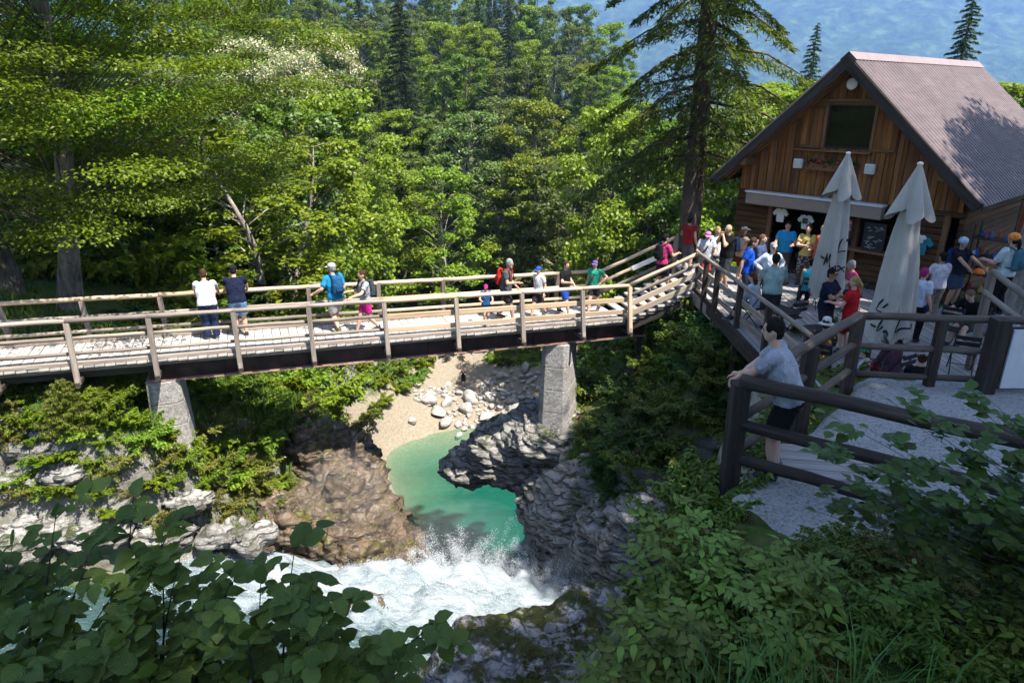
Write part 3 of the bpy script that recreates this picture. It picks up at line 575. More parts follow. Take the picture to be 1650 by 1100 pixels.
# ------------------------------------------------------------------ log fences
def fence(label, pts, posts, heights, r=.055, mat=W_LOG, pm=W_DARK, group=None, split=None):
    f = thing('log_fence', label, 'fence', (pts[0].x, pts[0].y, pts[0].z))
    for i, (p, pw, pd) in enumerate(posts): timber('post', p + Vector((0, 0, -.35 - pd)), p + Vector((0, 0, heights[0] - .02)), pw, pw, pm, f, (0, 1, 0))
    for a, b in zip(pts[:-1], pts[1:]):
        for k, h in enumerate(heights):
            logp('rail', a + Vector((0, 0, h)), b + Vector((0, 0, h - (0 if k == 0 else .02))), r * (1 if k == 0 else .85), mat, f)
    return f
P1 = Vector((2.34, 6.4, -3.87)); P2 = Vector((4.95, 9.26, -4.02)); P3 = Vector((8.6, 8.72, -3.97)); P0 = Vector((4.9, 4.75, -3.87))
fence('dark log fence of three rails that the man in the grey shirt leans on', [P1, P0], [(P1, .17, .3), (P0, .15, .1)], (1.1, .62, .22), .075, W_DARK)
m1 = P1.lerp(P2, .52)
fence('log fence with round poles running from the lookout corner back to the terrace', [P1 + Vector((.02, .05, .02)), P2], [(m1, .16, .4), (P2, .14, .3)], (1.02, .60, .2), .062, W_LOG)
fence('dark log fence between the gravel path and the seated people', [P2 + Vector((.02, 0, 0)), P3], [(Vector((6.05, 9.1, -4.0)), .12, .1), (at(1586, 622, 8.84), .2, .3)], (1.02, .56, .13), .055, W_LOG)
fp = at(1586, 620, 8.8)
sg = thing('notice_board', 'white blank board mounted on the log fence beside the thick post', 'sign', (fp.x + .5, fp.y, -4))
mb = MB(); mb.box((0, 0, 0), (1.1, .03, .86)); o = mb.build('panel', plain('board_white', (.62, .62, .62), .5, .05), sg); o.location = (.25, -.02, .52)
mb = MB(); mb.box((0, 0, 0), (1.16, .025, .92)); o = mb.build('backing', W_DARK, sg); o.location = (.25, .015, .52)
# terrace left fence: log hand rail, thin posts
TE = Vector((5.42, 11.6, TZ)); T1 = Vector((5.1, 18.42, TZ))
f = fence('pale log handrail with two lower boards along the bushy edge of the terrace', [T1, TE], [(T1.lerp(TE, k), .12, 1.0) for k in (.12, .25, .48, .72, .98)], (1.05,), .05, W_GREY)
for hh in (.62, .22): timber('rail_board', T1 + Vector((.06, 0, hh)), TE + Vector((.06, 0, hh)), .045, .14, W_GREY, f)
timber('edge_board', T1 + Vector((.0, 0, -.25)), TE + Vector((.0, 0, -.25)), .05, .3, W_GREY, f)
a, b = at(1600, 452, 12.6), at(1665, 545, 9.3)
f = thing('log_fence', 'pale pair of sloping handrail logs beside the woman in the orange helmet', 'fence', (a.x, a.y, -4.7))
q = at(1600, 437, 12.6); q2 = at(1665, 488, 9.9); logp('rail', q, q2, .055, W_GREY, f); logp('rail', at(1585, 470, 12.2), at(1650, 520, 9.6), .05, W_GREY, f)
timber('post', Vector((q.x, q.y, -5.2)), q, .12, .12, W_GREY, f, (0, 1, 0)); timber('post', Vector((q2.x, q2.y, -4.4)), q2, .12, .12, W_GREY, f, (0, 1, 0))
# ------------------------------------------------------------------ boardwalk far below
bw = thing('boardwalk', 'small plank boardwalk on posts at the top of the beach under the bridge', 'boardwalk', at(760, 570, 60))
for i in range(5):
    a = at(728 + i * 17, 577 - i * .5, 60); timber('post', a + Vector((0, 0, -.5)), a + Vector((0, 0, 1.75)), .16, .16, W_GREY, bw, (0, 1, 0))
for hh, w_ in ((.55, .18), (1.15, .12), (1.65, .12)): timber('rail', at(722, 577, 60) + Vector((0, -.1, hh)), at(802, 575, 60) + Vector((0, -.1, hh)), w_, w_, W_GREY if hh > .6 else W_DARK, bw)
for i in range(14): timber('plank', at(724, 577, 60) + Vector((.31 * i, 0, .62)), at(724, 577, 60) + Vector((.31 * i, 1.6, .62)), .28, .05, W_GREY, bw)
timber('brace', at(700, 556, 60), at(728, 577, 60), .12, .12, W_DARK, bw)
# ------------------------------------------------------------------ the hut
HE = Vector((.657, -.754, 0)).normalized(); HN = Vector((.754, .657, 0)).normalized(); HO = Vector((9.15, 19.36, TZ)); HA = math.atan2(HE.y, HE.x)
hut = thing('wooden_hut', 'brown timber refreshment hut with a corrugated metal gable roof above the terrace', 'hut', HO, HA)
W_GAB = wood('gable_boards', (.10, .036, .010), (.36, .145, .038), 2, .75, .35, (.15, .085, .05)); W_HLOG = wood('hut_logs', (.045, .022, .011), (.14, .07, .032), 1, .8, .3); W_TRIM = wood('hut_trim', (.10, .05, .025), (.26, .14, .07), 1, .8, .2)
EH, RZ, EHZ, YF, YB, WX = 3.68, 6.08, 2.70, -.72, 9.2, 3.12
def roofz(x): return RZ - abs(x) * (RZ - EHZ) / EH
# gable boards
x = -WX + .06; i = 0
while x < WX - .02:
    w = random.choice([.12, .14, .16, .13]); xc = x + w / 2; yy = .0 - (.018 if i % 2 else 0); z1 = roofz(abs(xc) + w / 2) - .16
    def bd(za, zb):
        if zb - za < .06: return
        me = MB().box((0, 0, 0), (w - .012, .03, zb - za)).mesh('board'); me.materials.append(W_GAB); o = link('board', me, None, hut, (xc, yy, (za + zb) / 2))
    if abs(xc) < .66: bd(2.36, 3.72); bd(4.86, z1)
    else: bd(2.36, z1)
    x += w; i += 1
mb = MB(); mb.add([(-WX, .06, 2.3), (WX, .06, 2.3), (WX, .06, roofz(WX) - .2), (.7, .06, roofz(.7) - .2), (-.7, .06, roofz(.7) - .2), (-WX, .06, roofz(WX) - .2), (0, .06, RZ - .2)], [(0, 1, 2, 3, 6, 4, 5)]); mb.build('gable_backing', W_DARK, hut)
# roof: corrugated sheets
t = NT('corrugated_roof'); co = t.coord('Object'); n1 = t.noise(co, .8, 6, .7); n2 = t.noise(t.coord('Object', (1, .15, 1)), 8, 5); t.col(t.mix(t.ramp(n1, [(.4, 0), (.65, .5)]), t.ramp(n2, [(.3, (.13, .09, .088)), (.7, (.19, .14, .138))]), (.07, .052, .05))); t.set(Roughness=.5, Specular_IOR_Level=.5); M_ROOF = t.m
def corrug(sgn):
    n = 46; per = (YB - YF) / n; V = []; F = []; ys = []; zs = []
    for k in range(n):
        for f_, h in ((0, 0), (.16, .05), (.42, .05), (.58, 0)): ys.append(YF + (k + f_) * per); zs.append(h)
    ys.append(YB); zs.append(0); m = len(ys); nx, nz = (RZ - EHZ), EH; ln = math.hypot(nx, nz); nx, nz = nx / ln, nz / ln
    for r_ in range(5):
        q = r_ / 4
        for y, h in zip(ys, zs): V.append((sgn * (q * (EH + .05) + nx * h), y, RZ - q * (RZ - EHZ + .05) + nz * h))
    for r_ in range(4):
        for k in range(m - 1): 
            a = r_ * m + k; F.append((a, a + 1, a + m + 1, a + m) if sgn > 0 else (a + m, a + m + 1, a + 1, a))
    mb = MB(); mb.add(V, F); o = mb.build('roof_sheet', M_ROOF, hut); return o
for sg_ in (1, -1):
    corrug(sg_); d = Vector((sg_ * EH, 0, EHZ - RZ)); up = Vector((sg_ * (RZ - EHZ), 0, EH)).normalized()
    timber('barge_board', Vector((0, YF - .01, RZ)) - up * .13 - Vector((0, 0, .02)), Vector((0, YF - .01, RZ)) + d - up * .13, .04, .24, W_DARK, hut, up, True)
    for yy in (-.45, -.12): timber('rafter', Vector((sg_ * .05, yy, RZ - .1)) - up * .14, Vector((0, yy, RZ)) + d * .98 - up * .14, .1, .14, W_TRIM, hut, up, True)
    for k in range(9):
        f0 = k / 9; a = Vector((0, YF + .03, RZ)) + d * (f0 + .055) - up * .045; timber('soffit_board', a, a + Vector((0, YB - YF - .1, 0)), .5, .03, W_TRIM, hut, up, True)
    timber('eave_board', Vector((sg_ * EH, YF, EHZ - .06)), Vector((sg_ * EH, YB, EHZ - .06)), .04, .16, W_DARK, hut, (0, 0, 1), True)
    timber('purlin_end', Vector((sg_ * 2.7, YF + .05, roofz(2.7) - .36)), Vector((sg_ * 2.7, .1, roofz(2.7) - .36)), .18, .2, W_TRIM, hut, (0, 0, 1), True)
mb = MB(); q = .22; mb.add([(-q, YF - .02, RZ - .12), (0, YF - .02, RZ + .075), (q, YF - .02, RZ - .12), (-q, YB, RZ - .12), (0, YB, RZ + .075), (q, YB, RZ - .12)], [(0, 1, 4, 3), (1, 2, 5, 4)]); mb.build('ridge_cap', plain('ridge_metal', (.24, .175, .16), .45, .12, 3), hut)
# lower walls: logs with openings
def logs(x0, x1, z0, z1, y=.1, nm='wall_log'):
    z = z0
    while z < z1 - .02:
        h = min(.17, z1 - z); timber(nm, Vector((x0 - random.uniform(0, .05), y + random.uniform(-.012, .012), z + h / 2)), Vector((x1 + random.uniform(0, .05), y, z + h / 2)), .15, h - .008, W_HLOG, hut, (0, 0, 1), True, .03); z += .17
logs(-WX, -2.0, 0, 2.36); logs(-.05, 2.75, 0, 1.05); logs(2.0, 2.75, 1.05, 2.2); logs(-WX, WX, 2.2, 2.40, .12)
for s_ in (-1, 1):
    z = 0
    while z < 2.55: timber('wall_log', Vector((s_ * WX, .1, z + .085)), Vector((s_ * WX, 8.6, z + .085)), .15, .162, W_HLOG, hut, (0, 0, 1), True, .03); z += .17
for xx in (-1.98, -.12, .62, 1.98, 2.8): timber('wall_post', Vector((xx, .06, 0)), Vector((xx, .06, 2.25)), .13, .13, W_TRIM, hut, (0, 1, 0), True)
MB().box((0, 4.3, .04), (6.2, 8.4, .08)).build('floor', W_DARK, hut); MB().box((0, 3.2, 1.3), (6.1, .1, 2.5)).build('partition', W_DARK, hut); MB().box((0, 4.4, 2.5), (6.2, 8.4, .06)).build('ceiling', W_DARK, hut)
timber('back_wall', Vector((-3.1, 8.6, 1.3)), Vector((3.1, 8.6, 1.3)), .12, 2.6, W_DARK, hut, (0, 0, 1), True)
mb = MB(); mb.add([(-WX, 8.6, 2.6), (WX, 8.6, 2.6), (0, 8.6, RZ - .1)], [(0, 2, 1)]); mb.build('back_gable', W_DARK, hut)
ct = timber('counter', Vector((-.1, -.12, 1.08)), Vector((2.0, -.12, 1.08)), .42, .06, W_TRIM, hut, (0, 0, 1), True)
for zz in (1.0, 1.5): timber('shelf', Vector((.0, 2.9, zz)), Vector((2.0, 2.9, zz)), .3, .04, W_TRIM, hut, (0, 0, 1), True)
# window with shutters
M_GLASS = NT('dark_glass').set(Roughness=.04, Specular_IOR_Level=.25); M_GLASS.col((.006, .007, .006)); M_GLASS = M_GLASS.m
win = MB().box((0, .06, 4.29), (1.3, .03, 1.12)).build('window', W_DARK, hut)
MB().box((0, .035, 4.29), (1.16, .012, 1.0)).build('pane', M_GLASS, win)
for a, b in (((-.66, -.0, 3.72), (-.66, 0, 4.86)), ((.66, 0, 3.72), (.66, 0, 4.86)), ((-.72, 0, 4.88), (.72, 0, 4.88))): timber('frame', Vector(a), Vector(b), .09, .12, W_TRIM, win, (0, 1, 0), True)
for sx_ in (-1, 1):
    sh = thing('shutter', None, None); sh.parent = hut; sh.location = (sx_ * 1.01, -.05, 4.25)
    for k in range(4): me = MB().box((0, 0, 0), (.135, .03, 1.14)).mesh('slat'); me.materials.append(W_GAB); link('slat', me, None, sh, (-.21 + k * .14, 0, 0))
    for zz in (-.52, .52): timber('batten', Vector((-.28, -.03, zz)), Vector((.28, -.03, zz)), .025, .07, W_TRIM, sh, (0, 0, 1), True)
timber('sill', Vector((-1.45, -.09, 3.64)), Vector((.72, -.09, 3.64)), .16, .05, W_TRIM, hut, (0, 0, 1), True); timber('drip_board', Vector((-1.0, -.05, 4.97)), Vector((.85, -.05, 4.97)), .06, .07, W_TRIM, hut, (0, 0, 1), True)
# awning box
aw = thing('awning', None, None); aw.parent = hut; M_AWN = plain('awning_fabric', (.25, .195, .155), .7, .08, 6)
MB().box((-.62, -.30, 2.16), (3.98, .26, .34)).build('valance', M_AWN, aw, bevel=.02); MB().box((-.62, -.31, 2.355), (4.02, .30, .05)).build('cover_strip', plain('awning_metal', (.55, .56, .58), .35, .05), aw)
MB().box((-.62, -.15, 2.2), (3.9, .1, .2)).build('bracket', W_DARK, aw)
# flower box, lamps
fb = thing('flower_box', 'wooden window box full of green leaves and red flowers under the gable window', 'flower box', HO + HE * -.25 + HN * -.2 + Vector((0, 0, 3.12)), HA)
MB().box((0, 0, .1), (1.35, .2, .2)).build('box', W_TRIM, fb)
M_WHITE = plain('white_enamel', (.75, .75, .72), .4, .06)
rl = thing('round_lamp', 'round white bowl lamp fixed under the roof peak', 'lamp', HO + HN * -.12 + Vector((0, 0, 5.38)), HA)
mb = MB(); mb.loft([(0, 0, 0), (0, -.1, 0), (0, -.16, 0), (0, -.18, 0)], [.05, .13, .15, .13], n=20, side=(1, 0, 0)); mb.build('bowl', M_WHITE, rl, True); MB().box((0, .04, 0), (.1, .1, .1)).build('bracket', W_DARK, rl)
for xx, lab in ((-1.22, 'white square floodlight beside the flower box on the sill side'), (.78, 'grey faced square floodlight between flower box and second parasol')):
    sp = thing('floodlight', lab, 'lamp', HO + HE * xx + HN * -.1 + Vector((0, 0, 3.25)), HA); MB().box((0, -.06, 0), (.26, .12, .26)).build('housing', M_WHITE, sp, bevel=.02); MB().box((0, -.125, 0), (.2, .012, .2)).build('lens', plain('lamp_lens', (.5, .52, .52), .15, .1), sp)
# shirts for sale and posters
def tshirt(x, z, c, lab, s=.5, rot=0, y=-.05, decal=None):
    mb = MB(); P = [(-.18, -.36), (.18, -.36), (.19, .05), (.30, -.06), (.40, .06), (.24, .28), (.09, .30), (0, .25), (-.09, .30), (-.24, .28), (-.40, .06), (-.30, -.06), (-.19, .05)]
    n = len(P); mb.add([(a * s * 1.4, -.02 - .015 * math.cos(b * 9), b * s * 1.4) for a, b in P] + [(a * s * 1.4, .02, b * s * 1.4) for a, b in P], [tuple(range(n)), tuple(range(2 * n - 1, n - 1, -1))] + [(i, n + i, n + (i + 1) % n, (i + 1) % n) for i in range(n)])
    T = thing('hanging_shirt', lab, 'shirt', HO + HE * x + HN * y + Vector((0, 0, z)), HA); o = mb.build('cloth', c, T); o.rotation_euler = (0, rot, 0)
    if decal: MB().box((0, -.05, .02), (.16, .006, .16)).build('print', decal, T)
    MB().beam((0, .03, .2), (0, .03, .42), .02, .02).build('hanger', W_DARK, T)
M_CLW = plain('cotton_white', (.62, .60, .57), .9, .08, 5); M_CLT = plain('cotton_teal', (.03, .20, .23), .9, .15, 5); M_INK = plain('shirt_print', (.06, .06, .06), .8, .2)
tshirt(-1.62, 1.72, M_CLW, 'white souvenir shirt hung highest at the open hut bay', .44, 0, -.02); tshirt(-.82, 1.62, M_CLW, 'white souvenir shirt with a dark round print in the hut bay', .44, 0, -.02, M_INK); tshirt(-1.35, 1.1, plain('cotton_bluewhite', (.5, .56, .68), .9, .1), 'bluish white shirt hung lower between the other shirts', .40, .3, -.06, M_INK)
tshirt(2.35, 1.45, M_CLT, 'teal shirt hung on the hut log wall past the second parasol', .52, 0, -.06); tshirt(2.35, 1.62, M_CLW, 'small white top hung over the teal shirt on the log wall', .22, 0, -.14)
ps = thing('menu_board', 'pink and dark illustrated menu panel hung in the serving window', 'sign', HO + HE * .28 + HN * -.2 + Vector((0, 0, 1.62)), HA)
t = NT('menu_print'); co = t.coord('Object'); vo = t.add('TexVoronoi'); vo.inputs['Scale'].default_value = 9; t.l(co, vo.inputs['Vector']); t.col(t.ramp(vo.outputs['Distance'], [(.3, (.70, .10, .16)), (.42, (.62, .30, .30)), (.5, (.05, .03, .03))])); MB().box((0, 0, 0), (.62, .02, .52)).build('panel', t.m, ps)
MB().box((0, .015, 0), (.68, .012, .58)).build('frame', W_DARK, ps)
bs = thing('chalk_board', 'black chalkboard with pale drawn lines leaning in the serving window', 'sign', HO + HE * 1.25 + HN * -.3 + Vector((0, 0, 1.12)), HA); MB().box((0, 0, .38), (.56, .03, .76)).build('panel', plain('chalk_black', (.02, .022, .022), .8, .3), bs)
M_CHALK = plain('chalk', (.30, .31, .30), .9, .1)
mb = MB(); rr = random.Random(4)
for k in range(26): zz = .08 + .62 * rr.random(); xx = rr.uniform(-.2, .2); mb.box((xx, -.018, zz), (rr.uniform(.03, .14), .004, .012), Matrix.Rotation(rr.uniform(-.6, .6), 3, 'Y'))
mb.build('chalk_lines', M_CHALK, bs)
for k in range(11): 
    T = thing('bottle', 'small bottle on the shelves inside the serving window', 'bottle', HO + HE * (.1 + .17 * k) + HN * 2.85 + Vector((0, 0, 1.02 if k % 2 else 1.52)), HA, 'bottles on the hut shelves'); mb = MB(); mb.loft([(0, 0, 0), (0, 0, .16), (0, 0, .2), (0, 0, .28)], [.035, .035, .014, .014], n=8); mb.build('glass', plain('bottle_' + str(k % 3), [(.03, .12, .04), (.2, .1, .03), (.3, .3, .28)][k % 3], .2), T)
# goods rack beside the hut
gr = thing('souvenir_rack', 'dark wire rack crowded with small souvenirs along the hut side', 'rack', HO + HE * 3.9 + HN * .2 + Vector((0, 0, .1)), HA)
for xx in (-.5, .5):
    for yy in (0, .5): MB().beam((xx, yy, 0), (xx, yy, 2.0), .03, .03).build('upright', W_DARK, gr)
rr = random.Random(9)
for zz in (.3, .75, 1.2, 1.65): MB().box((0, .25, zz), (1.05, .5, .03)).build('tray', W_DARK, gr)
gc = [plain('goods_%d' % i, c, .6, .2) for i, c in enumerate([(.4, .06, .04), (.5, .5, .5), (.06, .12, .3), (.08, .2, .06), (.45, .3, .1), (.05, .05, .05)])]
for k in range(44): mb = MB(); mb.box((0, 0, 0), (rr.uniform(.06, .14), .1, rr.uniform(.08, .22)), None, rr.uniform(.5, 1)); o = mb.build('souvenir', rr.choice(gc), gr, bevel=.01); o.location = (rr.uniform(-.45, .45), rr.uniform(.05, .45), [.3, .75, 1.2, 1.65][k % 4] + .1); o.rotation_euler = (0, 0, rr.random() * 3)
cl = thing('red_banner', 'rust red cloth banner hanging beside the souvenir rack', 'banner', HO + HE * 4.3 + HN * 1.6 + Vector((0, 0, .1)), HA); MB().box((0, 0, 1.3), (.7, .02, 2.4)).build('cloth', plain('rust_cloth', (.23, .06, .03), .9, .2), cl); MB().beam((-.4, 0, 2.52), (.4, 0, 2.52), .03, .03).build('rod', W_DARK, cl); MB().beam((-.38, 0, 0), (-.38, 0, 2.55), .03, .03).build('pole', W_DARK, cl)
# ------------------------------------------------------------------ closed parasols with script lettering
M_CANV = NT('parasol_canvas'); co = M_CANV.coord('Object'); n1 = M_CANV.noise(co, 2.2, 5); M_CANV.col(M_CANV.ramp(n1, [(.3, (.36, .325, .285)), (.7, (.45, .41, .365))])); M_CANV.set(Roughness=.9, Specular_IOR_Level=.1); M_CANV.bump(M_CANV.noise(M_CANV.coord('Object', (6, 6, .8)), 3, 4), .5, .03); M_CANV = M_CANV.m
GLY = {'M': [[(0, 0), (.12, .55), (.2, .95), (.3, .4), (.38, .1), (.55, .85), (.62, .95), (.66, .4), (.72, .05), (.82, .1)]], 'a': [[(.5, .4), (.3, .5), (.1, .3), (.15, .05), (.35, .05), (.5, .4), (.5, .12), (.62, .03)]], 'x': [[(.05, .45), (.2, .4), (.4, .05), (.55, .05)], [(.5, .48), (.1, .02)]], 'i': [[(.1, .45), (.12, .1), (.25, .05)], [(.14, .66), (.15, .7)]],
       'L': [[(.35, .95), (.15, .6), (.05, .1), (.5, .12)]], "'": [[(.1, .95), (.06, .75)]], 'z': [[(.0, .9), (.55, .95), (.1, .15), (.35, .1), (.7, .05)]], '-': [[(0, .4), (.4, .5)]]}
def parasol(name, loc, ztop, label, words, yaw, r0=.35, nf=6):
    T = thing(name, label, 'parasol', (loc[0], loc[1], TZ), yaw); H = ztop - TZ; zb = H - 3.0
    mb = MB(); mb.loft([(0, 0, .02), (0, 0, H - .02)], [.032, .03], n=10); mb.build('pole', plain('parasol_pole', (.5, .5, .5), .4, .1), T, True)
    MB().box((0, 0, .05), (.7, .7, .1)).build('base', plain('parasol_base', (.2, .2, .2), .8), T, bevel=.02)
    def rad(a, q): # q 0 at top of the wrapped cloth .. 1 at the hem
        fold = min(1, max(0, .5 + .42 * math.cos(nf * a + 1.6 * math.sin(q * 2.4 + a * 2 + loc[0])) + .16 * math.sin(3 * a + q * 5 + loc[1]) + .06 * math.sin(17 * a + q * 9))); b = .12 + q * (r0 - .12) + .03 * math.sin(q * 3.1) 
        return b * (.70 + .42 * fold ** 1.4)
    n, m = 84, 26; V = []; F = []
    for j in range(m + 1):
        q = j / m
        for i in range(n):
            a = 2 * math.pi * i / n; r = rad(a, q); z = zb + (1 - q) * 2.45 + (.10 * math.cos(nf * a + .6) * q ** 3); V.append((r * math.cos(a), r * math.sin(a), z))
    for j in range(m):
        for i in range(n): F.append((j * n + i, (j + 1) * n + i, (j + 1) * n + (i + 1) % n, j * n + (i + 1) % n))
    mb = MB(); mb.add(V, F); mb.build('canopy', M_CANV, T, True)
    V = []; F = []; m = 10
    for j in range(m + 1):
        q = j / m
        for i in range(n):
            a = 2 * math.pi * i / n; f_ = abs(math.cos(2 * a + .4)); r = .035 + q * (.13 + .24 * f_ ** 1.5); z = H - .02 - q * (.62 + .32 * f_ - .1 * math.cos(4 * a)); V.append((r * math.cos(a), r * math.sin(a), z))
    for j in range(m):
        for i in range(n): F.append((j * n + i, (j + 1) * n + i, (j + 1) * n + (i + 1) % n, j * n + (i + 1) % n))
    mb = MB(); mb.add(V, F); mb.build('vent_flap', M_CANV, T, True); MB().ell((0, 0, H), (.05, .05, .035), 10, 6).build('finial', M_WHITE, T, True)
    for text, a0, q0, sc, slope in words:
        mb = MB(); x = 0
        for ch in text:
            for st_ in GLY.get(ch, []):
                pts = []
                fine_ = []
                for g0, g1 in zip(st_[:-1], st_[1:]): fine_ += [(g0[0] + (g1[0] - g0[0]) * k_ / 6, g0[1] + (g1[1] - g0[1]) * k_ / 6) for k_ in range(6)]
                for (px_, py_) in fine_ + [st_[-1]]:
                    gx, gy = x + px_, py_
                    arc = gx * sc; q = q0 + (gx * slope - gy * sc) / 2.45; q = min(max(q, .02), .995); r = rad(a0, q); a = a0 + arc / .36; rr_ = rad(a, q) + .008
                    z = zb + (1 - q) * 2.45 + (.10 * math.cos(nf * a + .6) * q ** 3); pts.append((rr_ * math.cos(a), rr_ * math.sin(a), z))
                dn = [Vector(p_) for p_ in pts]; mb.loft(dn, [.013 + .005 * math.sin(k_ * .4) for k_ in range(len(dn))], n=6)
            x += {'M': .86, 'i': .28, 'L': .5, "'": .2, '-': .5}.get(ch, .62)
        mb.build('lettering', plain('lettering_black', (.015, .014, .014), .7, .1), T)
UL = at(1367, 247, 14.6); UR = at(1483, 264, 11.6)
parasol('parasol', (UL.x, UL.y), UL.z, "closed beige parasol printed Maxi in black script in front of the serving window", [('-Maxi', -3.0, .70, .28, .09), ("L'i", -1.55, .62, .32, -.04)], 0)
parasol('parasol', (UR.x, UR.y), UR.z, 'closed beige parasol with black script near its hem rising behind the dark log fence', [('za', -1.75, .93, .32, .02), ("L-", -3.0, .80, .26, .0), ("-L", -2.95, .93, .2, .0), ('xii', -2.3, .985, .09, .0)], 0, .38)
# ------------------------------------------------------------------ foliage
def unit(a): return a / (np.linalg.norm(a, axis=1, keepdims=True) + 1e-9)
def leaves(C, N, L, W, r, near=False, droop=.0, dirs=None):
    """leaf blades at C with normals N; returns vertices, quads and one random value per leaf"""
    n = len(C); N = unit(N); T = unit(np.cross(N, unit(r.normal(size=(n, 3))))) if dirs is None else unit(dirs - N * np.sum(dirs * N, 1, keepdims=True)); S = np.cross(N, T)
    L = (L * (.7 + .6 * r.random(n)))[:, None]; W = (W * (.7 + .6 * r.random(n)))[:, None]; dn = np.array([[0, 0, -1.0]])
    if not near:
        V = np.stack([C - T * L * .5, C + S * W * .5 + N * W * .12, C + T * L * .5 + dn * droop * L, C - S * W * .5 + N * W * .12], 1); F = np.arange(4 * n).reshape(n, 4)
    else:
        V = np.stack([C - T * L * .5, C - T * L * .18 + S * W * .42 + N * W * .14, C + T * L * .2 + S * W * .36 + N * W * .14 + dn * droop * L * .3, C + T * L * .5 + dn * droop * L, C + T * L * .2 - S * W * .36 + N * W * .14 + dn * droop * L * .3, C - T * L * .18 - S * W * .42 + N * W * .14], 1)
        b = 6 * np.arange(n)[:, None]; F = np.concatenate([b + np.array([[0, 1, 2, 3]]), b + np.array([[0, 3, 4, 5]])], 1).reshape(-1, 4)
    lv = r.random(n); return V.reshape(-1, 3), F, np.repeat(lv, len(F) // n)
def leafmesh(name, V, F, lv, mat):
    me = mesh_np(name, V, F, False); a = me.attributes.new('lv', 'FLOAT', 'FACE'); a.data.foreach_set('value', lv.astype(np.float32)); me.materials.append(mat); return me
def bark(name, c1, c2, sc=9):
    if name in MATS: return MATS[name]
    t = NT(name); co = t.coord('Object', (1, 1, .25)); f = t.noise(co, sc, 8, .75, .5); g = t.noise(t.coord('Object'), 1.4, 4); t.col(t.mix(t.ramp(g, [(.5, 0), (.62, .6)]), t.ramp(f, [(.35, c1), (.65, c2)]), [q * 1.25 for q in c2])); t.set(Roughness=.95, Specular_IOR_Level=.1); t.bump(f, 1, .05); MATS[name] = t.m; return t.m
B_GREY = bark('bark_grey', (.035, .028, .022), (.16, .13, .105)); B_PALE = bark('bark_pale', (.13, .11, .09), (.36, .32, .28), 6); B_MOT = bark('bark_mottled', (.05, .04, .03), (.24, .20, .165), 5); B_SPR = bark('bark_spruce', (.045, .032, .026), (.15, .11, .09), 14)
def decid(seed, H, Rr, cb, ncl, nl, ls, mat, bk, near=False, flat=.55, tr=None, bend=.5, lean=(0, 0), upw=.7, rcl=.26, rch=.44):
    r = np.random.default_rng(seed); rr = random.Random(seed); tr = tr or H * .016
    P = [Vector((lean[0] * q + math.sin(q * 4 + seed) * bend * q, lean[1] * q + math.cos(q * 3 + seed) * bend * q, H * .92 * q)) for q in [i / 9 for i in range(10)]]
    mb = MB(); mb.loft([P[0] - Vector((0, 0, .6))] + P, [tr * 1.5, tr * 1.25] + [tr * (1 - .9 * i / 9) for i in range(1, 10)], n=10)
    def tp(h):
        q = min(max(h / (H * .92), 0), 1) * 9; i = min(int(q), 8); return P[i].lerp(P[i + 1], q - i)
    Cs = []; Ns = []
    for k in range(ncl):
        q = (k + rr.random()) / ncl; h = H * (cb + (1 - cb) * q); qq = q
        env = Rr * max(.12, math.sqrt(max(0, 1 - ((qq - .38) / .66) ** 2))); a = k * 2.39996 + rr.uniform(-.6, .6); rad = env * math.sqrt(rr.uniform(.08, 1))
        c = tp(h) + Vector((math.cos(a) * rad, math.sin(a) * rad, rr.uniform(-.3, .3))); rc = Rr * rr.uniform(rcl, rch) * (1.1 - .35 * q)
        b0 = tp(max(h - rad * .55 - .4, H * cb * .75)); mid = b0.lerp(c, .55) + Vector((0, 0, rad * .10)); br = tr * .34 * (1 - .6 * q) * min(1, (40 / ncl) ** .8)
        mb.loft([b0, mid, c], [br, br * .6, br * .2], n=5)
        m = int(nl / ncl * (rc / (Rr * (rcl + rch) / 2)) ** 2); d = unit(r.normal(size=(m, 3))); s = r.random(m) ** .45; lump = 1 + .35 * vnoise(d * 2.2 + k, seed); p = d * (s * lump)[:, None] * np.array([rc, rc, rc * flat])
        Cs.append(np.array(c) + p); Ns.append(d * .5 + np.array([0, 0, upw]) + r.normal(size=(m, 3)) * .45)
    C = np.concatenate(Cs); N = np.concatenate(Ns); V, F, lv = leaves(C, N, ls, ls * .72, r, near, .1)
    return mb.mesh('trunk', True), leafmesh('crown', V, F, lv, mat), bk
